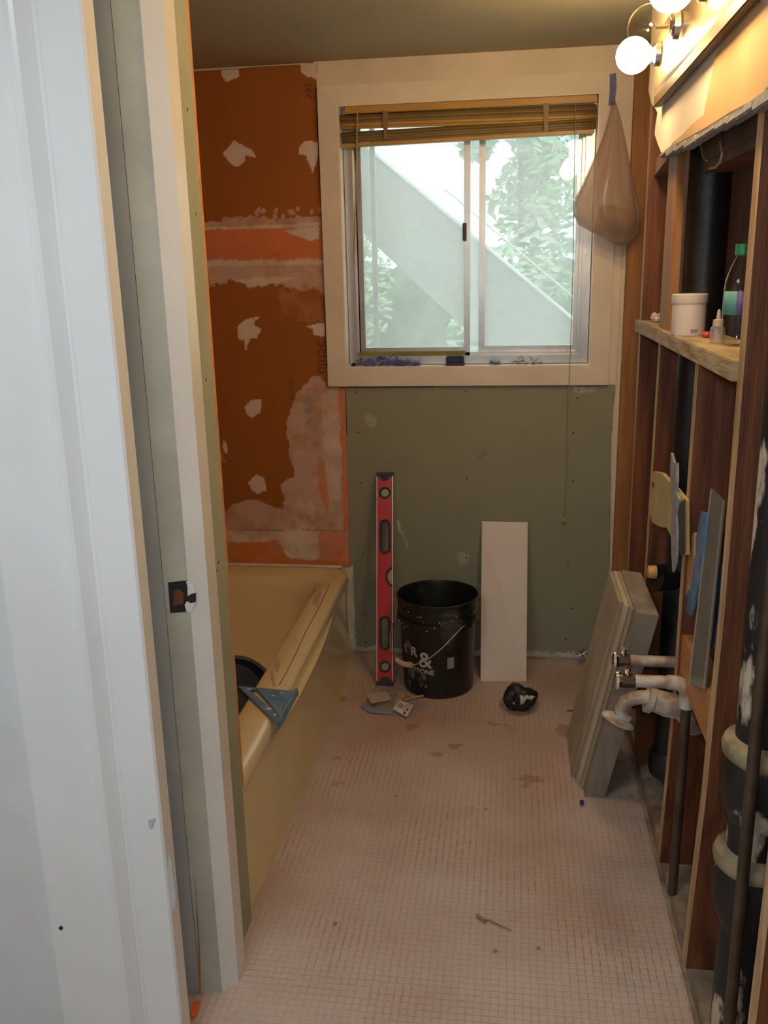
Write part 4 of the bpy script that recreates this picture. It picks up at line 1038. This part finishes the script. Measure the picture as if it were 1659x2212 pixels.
for k in range(5): p = at(872+k*9, 1512-k*2, Z=.008); b.tube([p, p+Vector((.03, .015, .002))], .004, 8)
tag(b.build('metal_clips', M['tanscrap']), 'few brown metal pieces inside the parts bag before the bucket', 'metal pieces')
# black lump on a clear tray
lm = at(1121, 1540, Z=0.0)
b = MB()
b.lathe([(0,.001),(.058,.001),(.066,.016),(.070,.018),(.066,.0185),(.056,.004),(0,.004)], 36, (lm.x, lm.y+.035, 0), wob=lambda a, z: 1+.04*math.cos(4*a)); tag(b.build('clear_tray', M['clear'], None, True), 'shallow clear plastic lid under the black sponge', 'tray')
rr = random.Random(5)
bm = bmesh.new(); bmesh.ops.create_icosphere(bm, subdivisions=4, radius=1)
from mathutils import noise as mn
for v_ in bm.verts:
    p = v_.co.copy(); k = 1+.28*mn.noise(p*1.6+Vector((3, 1, 4)))+.10*mn.noise(p*5)
    v_.co = Vector((p.x*.056*k, p.y*.042*k, max(-.9, p.z)*.044*k))
me = bpy.data.meshes.new('sponge'); bm.to_mesh(me); bm.free(); me.materials.append(M['grout'])
for p in me.polygons: p.use_smooth = True
o = bpy.data.objects.new('grout_sponge', me); C.objects.link(o); o.location = (lm.x, lm.y+.035, .044); tag(o, 'black lumpy sponge smeared with white thinset on the floor', 'sponge')
# small debris
b = MB(); p = at(1256, 1735, Z=.006); 
for k in range(6): b.tube([p+Vector((rr.uniform(-.006,.006), rr.uniform(-.006,.006), 0)), p+Vector((rr.uniform(-.008,.008), rr.uniform(-.006,.006), rr.uniform(0,.01)))], .003, 6)
tag(b.build('tape_scrap', mat('deep_blue_tape', (.02,.03,.25), .6)), 'balled scrap of deep blue tape on the floor before the planks', 'tape')
b = MB(); b.tube([at(x, y, Z=.004) for x, y in ((1032,1980),(1040,1986),(1058,1988),(1078,1998),(1104,2010))], [.003,.0028,.0022,.0018,.0014], 6); b.tube([at(1030,1976,Z=.005), at(1048,1990,Z=.005)], .0042, 6)
tag(b.build('fibre_strand', M['twig']), 'grey-brown twisted strand lying in the middle of the floor', 'strand')
for (x, y, w_) in ((1050,1747,3),(724,1995,4),(855,1719,3),(1163,2048,4),(1070,2054,4),(838,1664,2)):
    p = at(x, y, Z=.002); b = MB(); b.lathe([(0,.003),(.0015*w_*.8,.001),(0,-.001)], 7, p)
    tag(b.build('debris_crumb', M['twig']), {1050:'dark crumb on the floor left of the planks\' foot', 724:'grey crumb on the floor near the doorway wall', 855:'dark crumb on the floor far in front of the bucket', 1163:'grey crumb on the floor at the front right', 1070:'brown crumb on the floor just below the strand', 838:'tiny crumb on the floor in front of the clear bags'}[x], 'crumb')
b = MB(); b.box(at(1225,1536,Z=.002), at(1242,1534,Z=.005)); tag(b.build('metal_shim', M['darkgrey']), 'dark flat shim on the floor beside the planks\' left edge', 'shim')
# shutoff valve
v0 = at(1256, 1410, Y=D-.04)
e = thing('shutoff_valve', 'small chrome toilet shutoff valve low on the green wall', 'valve', (v0.x, D-.03, v0.z))
b = MB(); b.tube([(v0.x, D, v0.z), (v0.x, D-.05, v0.z)], .008, 12); b.tube([(v0.x, D-.04, v0.z-.012), (v0.x, D-.04, v0.z+.022)], .006, 12); b.tube([(v0.x-.012, D-.04, v0.z), (v0.x+.03, D-.04, v0.z-.004)], .0055, 12); b.build('valve_body', M['chrome'], e, True)
b = MB()
for k in range(4): a = k*math.pi/2+.5; b.tube([(v0.x, D-.056, v0.z), (v0.x+.017*math.cos(a), D-.056, v0.z+.017*math.sin(a))], .0042, 8)
b.build('cross_handle', M['chrome'], e, True)

# ------------------------------------------------------------------ shelf things
SZ2 = 1.3455
def on_shelf(x, y): p = at(x, y, Z=SZ2); return p
JC = Vector((.432, 2.155, SZ2))
p = at(1486, 723, Z=SZ2); 
JC = Vector((.415, at(1486, 712, X=.415).y, SZ2))
jr = .5*(at(1528, 690, Y=JC.y).x-at(1449, 690, Y=JC.y).x)*.97
jh = (at(1488, 636, Y=JC.y-jr).z-SZ2)
e = thing('plastic_jar', 'white plastic jar with lid on the shelf', 'jar', JC)
b = MB(); b.lathe([(0,0),(jr*.93,0),(jr*.95,.003),(jr*.95,jh*.80),(jr*.9,jh*.80),(0,jh*.80)], 40, JC); jbod = b.build('jar_body', M['jar'], e, True)
b = MB(); b.lathe([(0,jh*.78),(jr,jh*.78),(jr*1.02,jh*.80),(jr*1.02,jh*.985),(jr*.99,jh),(0,jh)], 40, JC); b.build('jar_lid', M['jar'], e, True)
for k_ in range(5):
    b = MB(); a0_ = -math.pi/2-.02+k_*.09; rj = jr*.955
    rows = [[b.bm.verts.new(JC+Vector((rj*math.cos(a), rj*math.sin(a), z))) for z in (.006, .015)] for a in (a0_, a0_+.035, a0_+.07)]
    for A, B in zip(rows, rows[1:]): b.face([A[0], B[0], B[1], A[1]])
    b.build('printed_mark', M['jarpurple'], e)
# small dropper bottle
dc = Vector((.455, 0, SZ2)); dc.y = at(1549, 735, X=.43).y; dc.x = .43
e = thing('dropper_bottle', 'small clear glue bottle with pointed cap on the shelf', 'bottle', dc)
b = MB(); b.lathe([(0,0),(.0145,0),(.015,.003),(.015,.030),(.011,.036),(.010,.038),(0,.038)], 24, dc); b.build('bottle_body', M['clearfilm'], e, True)
b = MB(); b.lathe([(0,.036),(.011,.036),(.011,.048),(.005,.050),(.0035,.066),(.002,.070),(0,.070)], 20, dc); b.build('pointed_cap', M['handle'], e, True)
# water bottle
wc = Vector((.462, 0, SZ2)); wc.y = at(1588, 770, X=.452).y; wc.x = .452
e = thing('water_bottle', 'clear plastic drink bottle with a green cap on the shelf', 'bottle', wc)
hb = at(1600, 527, Y=wc.y).z-SZ2
b = MB(); k = hb/.205; b.lathe([(0,.004*k),(.020*k,0),(.030*k,.004*k),(.0325*k,.012*k),(.031*k,.03*k),(.0325*k,.05*k),(.0325*k,.115*k),(.030*k,.135*k),(.022*k,.16*k),(.013*k,.178*k),(.0125*k,.188*k)], 36, wc); b.build('bottle_body', M['clear'], e, True)
b = MB(); b.lathe([(0,.205*k),(.015*k,.205*k),(.0155*k,.203*k),(.0155*k,.184*k),(.013*k,.182*k)], 28, wc); b.build('cap', M['capgreen'], e, True)
for (a0, a1_, m_) in ((-2.9, -1.9, 'labelteal'), (-1.9, -.2, 'labelpurple')):
    b = MB(); rows = [[b.bm.verts.new(wc+Vector((.0333*k*math.cos(a), .0333*k*math.sin(a), z*k))) for z in (.065, .112)] for a in [a0+(a1_-a0)*i/10 for i in range(11)]]
    for A, B in zip(rows, rows[1:]): b.face([A[0], B[0], B[1], A[1]])
    o = b.build('label_band', M[m_], e, 'all'); md = o.modifiers.new('t', 'SOLIDIFY'); md.thickness = .0004
p = at(1527, 722, X=.44); b = MB(); b.lathe([(0,0),(.010,.001),(.012,.007),(.008,.013),(0,.014)], 18, (.44, p.y, SZ2)); tag(b.build('red_cap', M['capred'], None, True), 'small red plastic cap between the jar and the clear bottles', 'cap')
p = at(1420, 682, X=.42); b = MB()
for k_ in range(7): b.lathe([(0,.010),(.009,.004),(.007,-.004),(0,-.006)], 8, (.42+rr.uniform(-.01,.01), p.y+rr.uniform(-.02,.02), SZ2+.006+rr.uniform(0,.018)))
tag(b.build('crumpled_tissue', M['jar'], None, True), 'crumpled white tissue bit on the shelf behind the wooden post', 'tissue')

# hook wire hanging from header
b = MB(); pts = [at(x, y, X=.42) for x, y in ((1515,300),(1514,318),(1519,338),(1527,348)) ]
b.tube(pts, .0022, 6); pts = [at(x, y, X=.42) for x, y in ((1556,306),(1560,330),(1556,350),(1545,362),(1532,364))]; b.tube(pts, .0026, 6)
tag(b.build('wire_hanger', M['cord']), 'bent wire loop hanging above the black vent pipe', 'wire')

# ------------------------------------------------------------------ hanging plastic bag and tape
YB = 3.25
bg = thing('hanging_bag', 'full pinkish plastic bag hanging from tape beside the window', 'plastic bag', (.31, YB, 1.75))
rows_ = [(225,1322,1331),(245,1318,1337),(280,1308,1345),(320,1293,1353),(360,1276,1360),(400,1258,1369),(425,1243,1374),(445,1238,1379),(463,1240,1382),(480,1250,1381),(495,1275,1378),(508,1300,1372),(520,1320,1362),(528,1340,1354)]
b = MB(); n = 44; rings = []
for i, (y, xl, xr) in enumerate(rows_):
    pl, pr_ = at(xl, y, Y=YB), at(xr, y, Y=YB); c_ = (pl+pr_)/2; hw = (pr_.x-pl.x)/2; dep = min(hw*.75, .065)
    row = []
    for k in range(n):
        a = 2*math.pi*k/n; fold = 1+(.05*math.sin(7*a+i*.15)+.04*math.sin(13*a-i*.3))*(1 if i < 9 else .6)
        row.append(b.bm.verts.new((c_.x+hw*math.cos(a)*fold, c_.y+dep*math.sin(a)*fold, c_.z+.004*math.sin(5*a+i))))
    rings.append(row)
for A, B in zip(rings, rings[1:]):
    for k in range(n): b.face([A[k], A[(k+1) % n], B[(k+1) % n], B[k]])
b.face(rings[0][::-1]); b.face(rings[-1])
b.build('bag_film', M['bag'], bg, 'all')
b = MB(); c_ = at(1325, 462, Y=YB)
bm = b.bm; bmesh.ops.create_icosphere(bm, subdivisions=3, radius=1)
for v_ in bm.verts:
    p = v_.co.copy(); k = 1+.2*mn.noise(p*2); v_.co = Vector((c_.x+.012+p.x*.060*k, c_.y+p.y*.038*k, c_.z-.014-p.x*.022+p.z*.036*k))
b.build('bag_contents', mat('dark_olive_contents', (.05,.04,.015), .8, sc_=20, col2=(.25,.14,.03)), bg, 'all')
b = MB(); b.prism([wp(1317,160,D-.0235), wp(1331,158,D-.0235), wp(1332,190,D-.0235), wp(1329,212,D-.024), wp(1330,226,D-.024), wp(1314,228,D-.024), wp(1317,200,D-.0235)], (0, -.0014, 0)); 
tag(b.build('tape_strip', M['bluetape']), 'strip of blue masking tape on the casing above the bag', 'tape')
b = MB(); pA = Vector(wp(1322,222,D-.027)); pB = at(1326, 228, Y=YB); b.tube([pA, pB], .003, 6); b.build('bag_handle', M['bag'], bg)

# ------------------------------------------------------------------ vanity light bar with globe bulbs
lb = thing('vanity_light', 'chrome vanity light bar with globe bulbs above the studs', 'light fixture', (.36, 2.0, 1.98))
b = MB(); sec = [(.368, 1.915), (.362, 1.915), (.352, 1.925), (.350, 1.94), (.350, 2.055), (.352, 2.07), (.362, 2.08), (.368, 2.08)]
b.prism([(x, 1.20, z) for x, z in sec], (0, 1.37, 0)); b.build('light_bar', M['barmetal'], lb, True)
b = MB(); b.box((.349, 1.20, 1.896), (.368, 2.56, 1.922), .002); b.build('shadow_band', mat('bar_shadow_brown', (.10, .055, .02), .5, metal=.3), lb)  # brown band put in as the shade under the bar
BZ = 2.006
for i, (by, lit) in enumerate(((2.49, True), (2.22, False), (1.93, True), (1.64, True))):
    b = MB(); Mr = Matrix.Rotation(-math.pi/2, 3, 'Y')
    b.lathe([(.0,.004),(.020,.004),(.026,.0),(.028,-.012),(.0,-.012)], 24, (.335, by, BZ), Mr); skt = b.build('socket', M['chrome'], lb, True)
    g = thing('globe_bulb', ['lit round bulb farthest along the light bar, nearest the window', 'unlit clear round bulb, second along the light bar', 'lit round bulb cut off by the picture top', 'lit round bulb nearest the camera, above the picture'][i], 'light bulb', (.285, by, BZ), 'globe bulbs on the light bar')
    b = MB(); r_ = .042 if lit else .047; prf = [(0, r_)]+[(r_*math.sin(a), r_*math.cos(a)) for a in [math.pi*k/22 for k in range(1, 19)]]+[(.013, -.046)]
    b.lathe(prf, 36, (.285, by, BZ), Mr); b.build('bulb_globe', M['bulb'] if lit else M['bulbglass'], g, 'all')
    if not lit:
        b = MB(); b.tube([(.325, by, BZ), (.300, by, BZ)], .004, 8); b.tube([(.300, by-.01, BZ+.004), (.290, by, BZ+.010), (.300, by+.01, BZ+.004)], .0012, 6); b.build('filament_stem', M['filament'], g)
